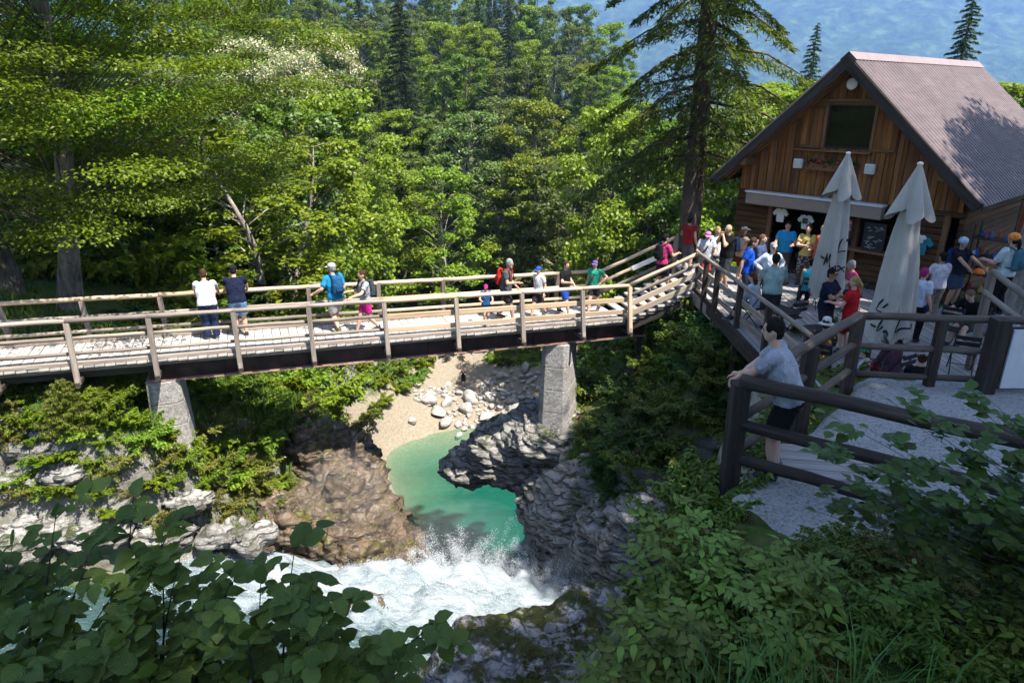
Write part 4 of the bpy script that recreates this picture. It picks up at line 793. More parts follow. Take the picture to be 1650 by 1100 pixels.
def spruce(seed, H, Rr, cb, nb, ns, ls, mat, droop=.35, dens=1.0):
    r = np.random.default_rng(seed); rr = random.Random(seed); mb = MB(); tr = H * .0125
    mb.loft([(0, 0, -.6), (0, 0, 0), (0, 0, H * .5), (0, 0, H)], [tr * 1.5, tr * 1.2, tr * .7, .01], n=10); Cs, Ds, Ns, Ls = [], [], [], []
    for k in range(nb):
        q = (k + rr.random()) / nb; h = H * (cb + (1 - cb) * q); ln = Rr * (1 - q) ** .75 * rr.uniform(.7, 1.12) + .15; a = k * 2.39996 + rr.uniform(-.4, .4); d = Vector((math.cos(a), math.sin(a), 0))
        def bpnt(f): return Vector((0, 0, h)) + d * ln * f + Vector((0, 0, ln * (.10 * f - droop * f * f + .12 * f ** 4)))
        mb.loft([bpnt(0), bpnt(.5), bpnt(1)], [tr * .16 * (1 - q) + .012, tr * .1 * (1 - q) + .008, .004], n=4)
        m = max(6, int(ns * (ln / Rr) * dens)); f = r.random(m) ** .75; sd = np.array(d.cross(Vector((0, 0, 1)))); base = np.array([tuple(bpnt(x)) for x in f]); w = (r.random(m) * 2 - 1) * ln * .30 * (1 - f * .75)
        dr = np.abs(w) * .45 + r.random(m) * .18 * ln * .35; p = base + sd[None] * w[:, None]; p[:, 2] -= dr
        dd = np.array(d)[None] * .5 + sd[None] * np.sign(w)[:, None] * .6 + np.c_[np.zeros((m, 2)), -.35 - .7 * r.random(m)] + r.normal(size=(m, 3)) * .18
        Cs.append(p); Ds.append(dd); Ns.append(np.array([[0, 0, 1.0]]) + r.normal(size=(m, 3)) * .5)
    C = np.concatenate(Cs); V, F, lv = leaves(C, np.concatenate(Ns), ls, ls * .17, r, False, .12, np.concatenate(Ds))
    return mb.mesh('trunk', True), leafmesh('crown', V, F, lv, mat), B_SPR
L_BRIGHT = leafmat('leaf_bright', (.09, .145, .010), (.25, .32, .024), .42); L_MID = leafmat('leaf_mid', (.055, .105, .010), (.15, .225, .022), .38); L_BLUE = leafmat('leaf_cool', (.065, .11, .022), (.15, .20, .045), .35)
L_BEECH = leafmat('leaf_beech', (.07, .125, .008), (.19, .265, .018), .42); L_DARK = leafmat('leaf_dark', (.020, .055, .010), (.055, .115, .018), .3); L_SPR = leafmat('needle_dark', (.016, .035, .010), (.04, .075, .018), .2, .6); L_SPRL = leafmat('needle_bright', (.035, .065, .010), (.13, .17, .020), .3, .6)
L_FLOW = leafmat('leaf_flowering', (.07, .13, .025), (.14, .22, .05), .4, .45, .1, (.62, .55, .42), .55)
def tree(name, proto, loc, label, s=1.0, rz=0, group=None, cat='tree', sxy=1.0):
    T = thing(name, label, cat, loc, rz, group); T.scale = (s * sxy, s * sxy, s)
    o = link('trunk', proto[0], proto[2], T); o = link('crown', proto[1], None, T); return T
D1 = decid(1, 16, 4.2, .28, 60, 17000, .26, L_BRIGHT, B_GREY, rcl=.18, rch=.34); D2 = decid(2, 16, 3.6, .25, 60, 17000, .25, L_MID, B_GREY, rcl=.18, rch=.34); D3 = decid(3, 16, 4.6, .33, 60, 17000, .26, L_BLUE, B_PALE, rcl=.16, rch=.32); D4 = decid(4, 16, 3.2, .22, 52, 14000, .25, L_BRIGHT, B_PALE, bend=1.2, rcl=.18, rch=.36); D5 = decid(5, 16, 5.0, .35, 40, 14000, .30, L_FLOW, B_GREY)
S1 = spruce(11, 22, 3.4, .12, 190, 190, .42, L_SPR, .35); S2 = spruce(12, 22, 2.8, .1, 190, 170, .42, L_SPR, .3)
rr = random.Random(21); DEC = [D1, D2, D3, D4]
LAB = {0: 'bright yellow green broadleaf tree', 1: 'deep green rounded broadleaf tree', 2: 'cool grey green broadleaf tree', 3: 'slender light green tree with pale trunk'}
def forest(us, D, vt, where, grp, mix, spr=0.0, jit=22, dj=4):
    for u in us:
        u += rr.uniform(-jit, jit); d = D + rr.uniform(-dj, dj); v = vt(u) + rr.uniform(-22, 22); p = at(u, v, d); g = gz(p.x, p.y); H = max(6.0, p.z - g)
        if rr.random() < spr:
            P = rr.choice([S1, S2]); tree('spruce_tree', P, (p.x, p.y, g - .2), 'tall dark spruce standing ' + where, H / 22, rr.random() * 6, 'spruces ' + grp, 'tree', min(1.6, max(.8, 22 / H * .75)))
        else:
            i = rr.choices(range(4), mix)[0]; tree('broadleaf_tree', DEC[i], (p.x, p.y, g - .2), LAB[i] + ' ' + where, H / 16, rr.random() * 6, LAB[i] + 's ' + grp, 'tree', min(1.7, max(.75, 16 / H * 1.05)))
forest(range(420, 1120, 52), 66, lambda u: 235, 'at the top of the beach behind the bridge', 'behind the beach', (3, 2, 3, 3))
forest(range(390, 1130, 50), 78, lambda u: 165 + max(0, (u - 850)) * .15, 'in the second rank behind the bridge', 'in the second rank', (4, 3, 3, 1))
forest(range(360, 1120, 48), 98, lambda u: 95 + max(0, u - 850) * .3, 'halfway up the wooded slope', 'halfway up the slope', (2, 4, 3, 0), .08)
forest(range(300, 1020, 38), 126, lambda u: 40 + max(0, u - 800) * .25, 'high on the wooded slope', 'high on the slope', (2, 3, 2, 0), .12)
forest(range(250, 1000, 34), 155, lambda u: -5 + max(0, u - 850) * .3, 'higher up under the wooded skyline', 'under the skyline', (1, 3, 2, 0), .15)
forest(range(200, 960, 30), 190, lambda u: -60 + max(0, u - 800) * .4, 'along the wooded skyline', 'on the skyline', (1, 3, 2, 0), .18)
forest((262, 330, 395, 455, 520), 44, lambda u: 130, 'on the slope past the beeches', 'on the slope past the beeches', (3, 3, 2, 3), 0, 15)
forest((235, 300, 372, 440), 31, lambda u: 175, 'close behind the bridge railing', 'behind the railing', (2, 2, 2, 4), 0, 10, 2)
forest((1000, 1050, 1165, 1215), 46, lambda u: 150, 'between the stair and the hut', 'by the hut', (3, 1, 1, 3), 0, 14, 4)
forest((1240, 1295, 1335, 1190), 40, lambda u: 118, 'behind the eaves of the hut', 'behind the hut', (3, 2, 0, 1), 0, 8, 3)
forest((1648, 1700), 55, lambda u: 118, 'beyond the hut roof', 'beyond the roof', (2, 2, 0, 1), 0, 6, 2)
forest((140, 60, -20), 60, lambda u: 20, 'deep behind the beech trunks', 'behind the beeches', (1, 4, 1, 0), .0, 10, 4); forest((180, 90, 0, -90), 36, lambda u: 60, 'in the shade behind the beech trunks', 'in the shade of the beeches', (0, 4, 1, 0), 0, 10, 3)
for u, v, d, s in ((395, 55, 92, 1.0), (520, 48, 96, 1.15), (468, 75, 90, .9)):
    p = at(u, v, d); g = gz(p.x, p.y); tree('flowering_tree', D5, (p.x, p.y, g), 'tree covered in creamy white blossom among the green crowns', (p.z - g) / 16, u, 'blossoming trees on the slope', 'tree', s * .85)
for u, v, d, P, lab in ((640, -25, 84, S1, 'tall dark spruce rising between blossoming trees and broadleaf crowns'), (770, -10, 125, S2, 'narrow dark spruce on the slope above the rounded crowns'), (820, -5, 118, S1, 'broad dark spruce on the slope beside a narrow spruce'), (575, -30, 140, S2, 'dark spruce tip above the blossoming trees'), (1318, 38, 52, S2, 'small spruce tip poking up behind the hut eaves'), (1575, -30, 40, S1, 'lone dark spruce standing behind the hut ridge against the mountain')):
    p = at(u, v, d); g = gz(p.x, p.y); tree('spruce_tree', P, (p.x, p.y, g), lab, (p.z - g) / 22, u, None, 'tree', 1.0 if u != 1575 else 1.0)
# big beeches on the left and the spruce by the stair
BE1 = decid(31, 22, 8.2, .19, 250, 190000, .088, L_BEECH, B_GREY, True, .22, .40, .6, (-2.5, 0), 1.2, .11, .24); BE2 = decid(32, 17, 6.8, .19, 210, 150000, .088, L_BEECH, B_MOT, True, .22, .30, .8, (2.6, -1.0), 1.2, .11, .25)
def onground(x, y): return (x, y, gz(x, y))
p = at(30, 480, 19.5); tree('beech_tree', BE1, onground(p.x - .3, p.y), 'big beech with a thick dark trunk at the wooded end of the bridge', 1, 0)
p = at(108, 480, 19.0); tree('beech_tree', BE2, onground(p.x, p.y), 'beech with a mottled leaning trunk beside the wooded end of the bridge', 1, 0)
p = at(180, 470, 26); tree('beech_tree', BE2, onground(p.x, p.y), 'beech with spreading sprays standing behind the mottled beech', 1.05, 3.4)
NSP = spruce(41, 27, 4.0, .20, 105, 800, .27, L_SPRL, .6); p = at(1111, 372, 24)
tree('spruce_tree', NSP, onground(p.x, p.y), 'big spruce with a bare straight trunk and drooping boughs behind the stair', 1.0, .4)
SSP = spruce(43, 1.6, .8, .02, 80, 130, .11, leafmat('needle_yellow', (.06, .085, .008), (.20, .21, .02), .35, .6), .05); p = at(108, 668, 13.25); tree('small_spruce', SSP, (p.x, p.y, min(p.z, gz(p.x, p.y) + .1)), 'small yellow green spruce growing under the bridge edge', .72, 0)
# trees that overhang the viewpoint and the terrace (their crowns are above the frame)
SH = decid(51, 24, 5.2, .56, 46, 24000, .30, L_MID, B_GREY, False, .5, .34)
for x, y, s, rz, lab in ((17.0, 5.8, 1.02, 0, 'tall shade tree on the path beyond the log fence'), (12.6, -2.6, .88, 2, 'shade tree above the lookout path'), (6.6, -5.0, .95, 4, 'shade tree behind the viewpoint'), (20.5, 14.5, .8, 1, 'shade tree past the hut corner'), (15.4, 1.0, .85, 5, 'shade tree between the path and the slope')): tree('shade_tree', SH, onground(x, y), lab, s, rz)
p = at(1642, 470, 15.2); mb = MB()
tree('grey_trunk_tree', decid(52, 25, 2.6, .82, 14, 3500, .28, L_MID, B_PALE, False, .5, .30), onground(p.x, p.y), 'thick grey trunk rising beside the hut at the terrace edge', 1.0, 0)
# ------------------------------------------------------------------ shrubs and undergrowth, placed where the ground shows
DS = np.concatenate([np.arange(2.5, 30, .25), np.arange(30, 95, .8)])
def hit(u, v, d0=2.5):
    a, c = ray(u, v); D = DS[DS >= d0]; z = ground(np.c_[a * D, D]); k = np.argmax(z > c * D)
    if z[k] <= c * D[k]: return None
    return Vector((a * D[k], D[k], z[k])), D[k]
def shrubp(seed, n, ls, mat, near, spread=.8, nsh=30, asp=.5, bare=.15):
    """a bush grown from many arching shoots with leaves set along them"""
    r = np.random.default_rng(seed); q = random.Random(seed); mb = MB(); Cs, Ns, Ds = [], [], []
    for k in range(nsh):
        a = k * 2.4 + q.uniform(-.4, .4); el = q.uniform(.25, 1.0); ln = q.uniform(.55, 1.35); d = Vector((math.cos(a) * spread, math.sin(a) * spread, el)).normalized(); p0 = Vector((math.cos(a), math.sin(a), 0)) * q.uniform(0, .25)
        pt = lambda f: p0 + d * ln * f + Vector((0, 0, -.30 * ln * f * f * (1.2 - el)))
        mb.loft([pt(0) - Vector((0, 0, .15)), pt(.5), pt(1)], [.014, .009, .003], n=4); m = n // nsh; f = bare + (1 - bare) * r.random(m) ** .8; base = np.array([tuple(pt(x)) for x in f]); w = unit(r.normal(size=(m, 3)) * np.array([1, 1, .55])); off = (.03 + .20 * (1 - .6 * f) * r.random(m))[:, None]
        Cs.append(base + w * off); Ds.append(w + np.array(d) * .6 + np.array([0, 0, -.15])); Ns.append(np.array([0, -.15, 1.0]) + r.normal(size=(m, 3)) * .38)
    V, F, lv = leaves(np.concatenate(Cs), np.concatenate(Ns), ls, ls * asp, r, near, .18, np.concatenate(Ds)); return mb.mesh('stem', True), leafmesh('foliage', V, F, lv, mat), B_GREY
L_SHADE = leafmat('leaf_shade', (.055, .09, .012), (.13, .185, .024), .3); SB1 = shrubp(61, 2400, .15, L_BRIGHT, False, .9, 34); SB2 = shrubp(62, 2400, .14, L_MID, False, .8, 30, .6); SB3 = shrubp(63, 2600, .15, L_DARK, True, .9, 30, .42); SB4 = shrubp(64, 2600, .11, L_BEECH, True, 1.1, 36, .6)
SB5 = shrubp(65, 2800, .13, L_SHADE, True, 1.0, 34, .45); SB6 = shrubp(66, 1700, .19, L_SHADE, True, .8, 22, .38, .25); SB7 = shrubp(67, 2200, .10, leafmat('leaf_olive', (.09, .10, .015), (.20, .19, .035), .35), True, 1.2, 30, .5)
SDESC = {}
def shrub(P, p, s, label, grp, sink=.25):
    ds = SDESC.get(id(P), ''); label = ds + ' ' + label; grp = ds + ' ' + grp
    T = thing('bush' if ' bush ' in label else 'shrub', label, 'bush' if ' bush ' in label else 'shrub', (p.x, p.y, p.z - s * sink * .3), rr.random() * 6.3, grp); T.scale = (s, s, s * rr.uniform(.75, 1.1)); link('stem', P[0], P[2], T); link('foliage', P[1], None, T)
SDESC.update({id(SB1): 'bright green', id(SB2): 'deep green', id(SB3): 'dark narrow leaved', id(SB4): 'fine leaved', id(SB5): 'mid green', id(SB6): 'long leaved', id(SB7): 'olive brown'})
def scatter(n, poly, protos, smin, smax, label, grp, d0=2.5, dmax=95, mind=.55, avoid=()):
    P_ = np.array(poly, float); x0, y0 = P_.min(0); x1, y1 = P_.max(0); done = []; tries = 0
    while len(done) < n and tries < n * 12:
        tries += 1; u = rr.uniform(x0, x1); v = rr.uniform(y0, y1)
        if not inpoly(np.array([[u, v]]), P_)[0] or any(a <= u <= c and b <= v <= d for a, b, c, d in avoid): continue
        h = hit(u, v, d0)
        if h is None or h[1] > dmax: continue
        p, d = h; s = rr.uniform(smin, smax)
        if any((p.x - q[0]) ** 2 + (p.y - q[1]) ** 2 < ((s + q[2]) * mind) ** 2 for q in done): continue
        done.append((p.x, p.y, s)); shrub(rr.choice(protos), p, s, label, grp)
scatter(85, [(0, 600), (250, 600), (250, 700), (420, 700), (460, 800), (400, 850), (200, 840), (0, 840)], [SB1, SB4, SB4, SB7], .35, .65, 'sunlit shrub on the rocky bank below the bridge', 'shrubs on the rocky bank', 11, 19, .32)
scatter(34, [(300, 590), (470, 600), (470, 640), (590, 700), (450, 720), (440, 790), (330, 760)], [SB1, SB2, SB4, SB7], .6, 1.0, 'shrub between the slanting pier and the wet cliff', 'shrubs by the slanting pier', 13, 24, .45)
scatter(60, [(420, 590), (690, 560), (690, 590), (640, 640), (600, 690), (480, 640)], [SB1, SB2], .9, 1.7, 'bush on the steep slope beside the sand', 'shrubs on the slope beside the sand', 18, 60, .45)
scatter(75, [(0, 430), (900, 400), (1000, 400), (1000, 520), (700, 560), (0, 590)], [SB1, SB2, SB3], 1.2, 2.6, 'bush of the undergrowth behind the far bridge rail', 'bushes behind the far rail', 19, 70, .5, ((-50, 430, 175, 590),))
scatter(26, [(790, 545), (870, 545), (870, 590), (800, 585)], [SB1, SB2], .7, 1.3, 'bush at the edge of the boulder beach by the pier', 'bushes at the beach edge', 30, 62, .5)
scatter(34, [(925, 535), (1110, 530), (1060, 640), (960, 660), (930, 600)], [SB2, SB4], .9, 1.6, 'bush in half shade under the stair beyond the pier', 'bushes under the stair', 20, 60, .45)
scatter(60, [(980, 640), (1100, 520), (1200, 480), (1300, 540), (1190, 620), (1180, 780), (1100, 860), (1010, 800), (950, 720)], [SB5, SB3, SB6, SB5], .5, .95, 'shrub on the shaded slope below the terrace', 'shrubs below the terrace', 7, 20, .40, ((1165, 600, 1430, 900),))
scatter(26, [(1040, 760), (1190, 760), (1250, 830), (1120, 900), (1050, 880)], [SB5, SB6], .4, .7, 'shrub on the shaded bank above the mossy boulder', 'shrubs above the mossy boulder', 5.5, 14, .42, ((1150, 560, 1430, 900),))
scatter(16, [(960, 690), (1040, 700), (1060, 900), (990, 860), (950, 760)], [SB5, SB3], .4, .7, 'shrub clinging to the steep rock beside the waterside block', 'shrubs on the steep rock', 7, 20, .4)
scatter(60, [(1080, 900), (1250, 930), (1420, 900), (1650, 900), (1650, 1100), (1000, 1100)], [SB5, SB6, SB7], .25, .45, 'low shrub carpeting the bank below the path', 'ground shrubs below the path', 2.6, 7, .5)
for k in range(9):
    y = 12 + k * .75; shrub(SB5, Vector((5.0 + rr.uniform(-.2, .1), y, gz(4.9, y) + .25)), rr.uniform(.55, .85), 'shrub poking through the pale terrace handrail', 'shrubs along the terrace rail')
for x, y, z in ((5.6, 10.6, -4.7), (6.1, 11.2, -5.2), (5.5, 11.6, -5.1), (4.6, 9.9, -5.0), (4.1, 8.9, -4.7), (3.5, 8.0, -4.7)): shrub(SB5, Vector((x, y, z)), .6, 'shrub growing through the round pole fence by the terrace corner', 'shrubs at the pole fence')
# grass: tufts on the wet cliff top and by the viewpoint
def grass(name, pts, hmin, hmax, w, mat, label, seed, lean=.5):
    r = np.random.default_rng(seed); n = len(pts); C = np.array(pts); h = hmin + (hmax - hmin) * r.random(n); a = r.random(n) * 6.283; d = np.c_[np.cos(a), np.sin(a), np.zeros(n)]; s = np.c_[-np.sin(a), np.cos(a), np.zeros(n)] * (w * (.6 + .8 * r.random(n)))[:, None]; up = np.array([[0, 0, 1.0]]); b = (lean * (.3 + r.random(n)))[:, None] * h[:, None]
    V = np.stack([C - s, C + s, C + up * h[:, None] * .6 + d * b * .35 - s * .8, C + up * h[:, None] * .6 + d * b * .35 + s * .8, C + up * h[:, None] * .95 + d * b], 1).reshape(-1, 3); k = 5 * np.arange(n)[:, None]
    F = np.concatenate([np.c_[k, k + 1, k + 3], np.c_[k, k + 3, k + 2], np.c_[k + 2, k + 3, k + 4]], 0); lv = np.tile(r.random(n), 3)
    return tag(link(name, leafmesh(name, V, F, lv, mat)), label, 'grass', kind='stuff')
L_GRASS = leafmat('grass_blade', (.05, .095, .010), (.11, .17, .02), .3); L_GRS = leafmat('grass_shade', (.045, .10, .02), (.09, .17, .035), .3)
r = np.random.default_rng(77); Q = np.c_[r.normal(-6.2, .9, 5000), r.normal(18.3, .8, 5000)]; grass('bank_grass', np.c_[Q, ground(Q) - .03 + 0], .15, .5, .012, L_GRASS, 'bright grass on top of the wet cliff', 1)
Q = np.c_[r.uniform(-16, -6, 16000), r.uniform(13.3, 20, 16000)]; grass('bank_grass', np.c_[Q, ground(Q) - .02], .08, .3, .012, L_GRASS, 'grass between the rocks of the bank', 2)
Q = np.c_[r.uniform(-20, -11.5, 9000), r.uniform(26, 58, 9000)]; grass('slope_grass', np.c_[Q, ground(Q) - .02], .3, .8, .03, L_GRASS, 'grass on the steep slope beside the sand', 3)
Q = np.c_[r.uniform(1.0, 2.3, 260), r.uniform(2.5, 3.4, 260)]; grass('verge_grass', np.c_[Q, ground(Q) - .02], .18, .62, .006, L_GRS, 'long grass blades at the foot of the viewpoint', 4, .7)
# flowers in the window box
r = np.random.default_rng(5); C = np.c_[r.uniform(-.7, .7, 420), r.uniform(-.16, .1, 420), .2 + r.normal(0, .07, 420)]; V, F, lv = leaves(C, r.normal(size=(420, 3)) + [0, -.5, .6], .07, .06, r); link('foliage', leafmesh('foliage', V, F, lv, L_DARK), None, fb)
C = np.c_[r.uniform(-.7, .7, 110), r.uniform(-.2, -.05, 110), .2 + r.normal(0, .08, 110)]; V, F, lv = leaves(C, r.normal(size=(110, 3)) + [0, -1, .3], .05, .05, r); link('blossom', leafmesh('blossom', V, F, lv, leafmat('petal_red', (.45, .02, .03), (.6, .08, .10), .2)), None, fb)
# ------------------------------------------------------------------ foreground shrubs whose leaves are single parts
t = NT('hazel_leaf'); co = t.coord('Object'); sx = t.add('SeparateXYZ'); t.l(co, sx.inputs[0]); ab = t.math('ABSOLUTE', sx.outputs[0]); vv = t.math('SUBTRACT', sx.outputs[1], t.math('MULTIPLY', ab, .55)); wv = t.math('SINE', t.math('MULTIPLY', vv, 58.0)); oi = t.add('ObjectInfo')
rib = t.ramp(ab, [(0, 1), (.03, 0)]); c = t.mix(oi.outputs['Random'], (.058, .105, .014), (.12, .175, .026)); c = t.mix(t.math('MULTIPLY', rib, .5), c, (.11, .19, .07)); t.col(c); t.set(Roughness=.5, Specular_IOR_Level=.35); t.bump(t.math('ADD', wv, t.math('MULTIPLY', rib, 2.0)), .35, .02)
tr = t.add('BsdfTranslucent'); t.l(c, tr.inputs[0]); mx = t.add('MixShader'); mx.inputs[0].default_value = .36; t.l(t.p.outputs[0], mx.inputs[1]); t.l(tr.outputs[0], mx.inputs[2]); t.l(mx.outputs[0], t.out.inputs[0]); M_HAZ = t.m
t2 = t
def leafobj(name, prof, fold, curl, mat, teeth=0.0):
    """one leaf 1 m long along Y with a folded midrib, a drooping tip and a toothed edge"""
    V = []; F = []; n = len(prof)
    for i, w in enumerate(prof):
        y = i / (n - 1); z = -curl * y * y + .02 * math.sin(y * 9); tw = 1 + (teeth if i % 2 else -teeth)
        V += [(-w * tw, y - .04 * (w > .05), z + w * fold + .02 * math.sin(i * 2.1)), (-w * .5, y, z + w * fold * .7), (0, y, z), (w * .5, y, z + w * fold * .7), (w * tw, y - .04 * (w > .05), z + w * fold + .02 * math.cos(i * 1.7))]
    for i in range(n - 1):
        for j in range(4): a = i * 5 + j; F.append((a, a + 1, a + 6, a + 5))
    mb = MB(); mb.add(V, F); me = mb.mesh(name, True); me.materials.append(mat); return me
HZ = [leafobj('leaf', [.01, .22, .34, .40, .42, .40, .34, .22, .01], .25, c_, M_HAZ, .05) for c_ in (-.1, .15, .35, .55)] + [leafobj('leaf', [.01, .17, .27, .32, .35, .33, .27, .17, .05, .01], .45, .25, M_HAZ, .07), leafobj('leaf', [.01, .26, .40, .45, .44, .38, .26, .01], .1, .45, M_HAZ, .08)]
L_FORE = leafmat('shrub_leaf', (.14, .205, .032), (.14, .205, .032), .28, .5, .35)
FL = [leafobj('leaf', [.01, .13, .20, .23, .21, .15, .07, .01], .3, c_, L_FORE) for c_ in (.1, .3, .5)]
BST = bark('twig_bark', (.03, .025, .02), (.10, .085, .07), 30)
def basis(t_, n_):
    y = Vector(t_).normalized(); z = Vector(n_); z = (z - y * z.dot(y)).normalized(); x = y.cross(z); m = Matrix((x, y, z)).transposed().to_4x4(); return m
def leafy(name, label, cat, base, tips, meshes, ll, per, mat_st, seed, maxparts=150, tw=.35, nt=7, r0=.012, group=None):
    """a shrub: stems from base to each tip, side twigs, leaves set alternately along the twigs"""
    q = random.Random(seed); T = thing(name, label, cat, base, 0, group); mb = MB(); L = []
    for tip in tips:
        b = Vector((0, 0, 0)); e = Vector(tip) - Vector(base); md = b.lerp(e, .5) + Vector((q.uniform(-.1, .1), q.uniform(-.1, .1), .12)); P = []
        for k in range(9): f_ = k / 8; P.append(b.lerp(md, f_).lerp(md.lerp(e, f_), f_))
        mb.loft(P, [r0 * (1 - .8 * k / 8) for k in range(9)], n=5)
        for k in range(nt):
            f_ = .28 + .72 * (k + q.random()) / nt; i = min(int(f_ * 8), 7); p0 = P[i].lerp(P[i + 1], f_ * 8 - i); a = q.uniform(0, 6.28); d = Vector((math.cos(a), math.sin(a), q.uniform(.0, .6))).normalized(); ln = tw * q.uniform(.5, 1.1) * (1.15 - f_ * .5); p1 = p0 + d * ln - Vector((0, 0, ln * .1))
            mb.loft([p0, p0.lerp(p1, .5) + Vector((0, 0, ln * .08)), p1], [r0 * .35, r0 * .25, r0 * .12], n=4)
            for j in range(per):
                g = (j + .6) / per; pp = p0.lerp(p1, g) + Vector((0, 0, ln * .16 * g * (1 - g) * 2)); sd = d.cross(Vector((0, 0, 1))) * (1 if j % 2 else -1); dd = (d * .55 + sd * .8 * (1 if j < per - 1 else 0) + Vector((0, 0, q.uniform(-.25, .15)))).normalized(); L.append((pp, dd, Vector((q.uniform(-.35, .35), q.uniform(-.6, .1), 1)), ll * q.uniform(.65, 1.2)))
        L.append((e, (e - md).normalized(), Vector((0, 0, 1)), ll))
    mb.build('stem', mat_st, T, True); L.sort(key=lambda z: -z[3]); rest = MB()
    for k, (pp, dd, nn, s_) in enumerate(L):
        m = Matrix.Translation(pp) @ basis(dd, nn) @ Matrix.Scale(s_, 4); me = q.choice(meshes)
        if k < maxparts: o = bpy.data.objects.new('leaf', me); COL.objects.link(o); o.parent = T; o.matrix_basis = m
        else: rest.add([m @ v.co for v in me.vertices], [tuple(p.vertices) for p in me.polygons])
    if rest.f: tag(rest.build('leaves', meshes[0].materials[0], T, True), kind='stuff')
    return T
hz = [((-2.9, 2.6), [(20, 880, 2.9), (90, 830, 2.8), (150, 880, 2.6), (-30, 960, 2.6), (60, 980, 2.5), (120, 1040, 2.4), (30, 1060, 2.3), (180, 960, 2.5), (0, 900, 2.7), (100, 930, 2.6), (160, 1010, 2.4), (80, 1090, 2.2)], 'hazel shrub with broad veined leaves over the stream by the rocky bank'), ((-1.9, 2.5), [(215, 800, 2.9), (260, 870, 2.7), (290, 900, 2.6), (230, 950, 2.5), (330, 970, 2.4), (190, 1040, 2.3), (300, 1050, 2.3), (375, 930, 2.6), (250, 1000, 2.4), (340, 1020, 2.4), (240, 1090, 2.2), (360, 1090, 2.3)], 'hazel shrub with broad veined leaves in front of the slanting pier'), ((-1.2, 2.4), [(475, 880, 2.8), (420, 940, 2.6), (500, 960, 2.5), (560, 975, 2.5), (700, 1000, 2.7), (400, 1030, 2.3), (480, 1050, 2.3), (580, 1050, 2.4), (640, 1085, 2.4), (540, 1090, 2.3)], 'hazel shrub reaching across the white water with round dark leaves')]
for i, ((bx_, by_), tips, lab) in enumerate(hz): leafy('hazel_shrub', lab, 'shrub', (bx_, by_, gz(bx_, by_)), [at(*t_) for t_ in tips], HZ, .094, 6, BST, 90 + i, 290, .32, 11, .010)
fr = [((1.35, 4.4), [(1060, 850), (1090, 810), (1110, 870), (1050, 960), (1080, 940), (1040, 990)], 4.9), ((1.7, 4.2), [(1110, 830), (1145, 850), (1170, 890), (1140, 920), (1210, 930), (1100, 950)], 4.7), ((2.2, 4.1), [(1230, 890), (1290, 900), (1340, 910), (1260, 920), (1310, 960), (1370, 940)], 4.4), ((1.3, 3.7), [(1010, 990), (1060, 1010), (1110, 1000), (1150, 1040), (980, 1050), (1080, 1060)], 4.1), ((2.0, 3.6), [(1200, 960), (1240, 1000), (1290, 1010), (1340, 990), (1180, 1050), (1270, 1060)], 4.0), ((2.9, 3.9), [(1400, 960), (1450, 940), (1480, 990), (1420, 1030), (1530, 1000), (1380, 1070)], 4.2), ((3.3, 3.6), [(1560, 1030), (1610, 1010), (1640, 1060), (1500, 1060), (1590, 1080), (1650, 990)], 3.9)]
FLN = ['rooted at the water side of the bank', 'under the fence corner post', 'below the leaning man', 'over the mossy boulder', 'between the grass and the path edge', 'on the dark hollow beside the path', 'among the grass at the path side']
for i, ((bx_, by_), tips, d) in enumerate(fr):
    tp_ = [at(u, v, d + rr.uniform(-.35, .35)) for u, v in tips]; tp_ += [p_ + Vector((rr.uniform(-.25, .25), rr.uniform(-.3, .3), rr.uniform(-.45, -.1))) for p_ in tp_]; leafy('leafy_shrub', 'leafy green shrub ' + FLN[i], 'shrub', (bx_, by_, gz(bx_, by_)), tp_, FL, .10, 6, BST, 120 + i, 220, .34, 13, .007)
BR = [((5.0, 3.6), [(1330, 665), (1400, 690), (1440, 650), (1500, 680), (1560, 640), (1620, 680), (1480, 740), (1400, 760), (1540, 740), (1640, 760), (1320, 720)], 3.9, 'low tree spray of dark rounded leaves hanging in front of the log rails'), ((4.6, 3.9), [(1380, 810), (1440, 790), (1500, 820), (1560, 800), (1620, 830), (1330, 800), (1480, 860), (1590, 870), (1640, 900), (1420, 850)], 3.9, 'bushy spray of dark leaves over the gravel below the rails')]
FD = [leafobj('leaf', [.01, .24, .36, .40, .36, .24, .10, .01], .2, c_, leafmat('spray_leaf', (.045, .08, .010), (.045, .08, .010), .25, .5, .35)) for c_ in (.1, .3)]
for i, ((bx_, by_), tips, d, lab) in enumerate(BR):
    tp_ = [at(u, v, d + rr.uniform(-.3, .3)) for u, v in tips]; tp_ += [p_ + Vector((rr.uniform(-.2, .2), rr.uniform(-.2, .2), rr.uniform(-.2, .05))) for p_ in tp_]; leafy('leaf_spray', lab, 'shrub', (bx_, by_, gz(bx_, by_)), tp_, FD, .082, 6, BST, 140 + i, 280, .30, 13, .006)
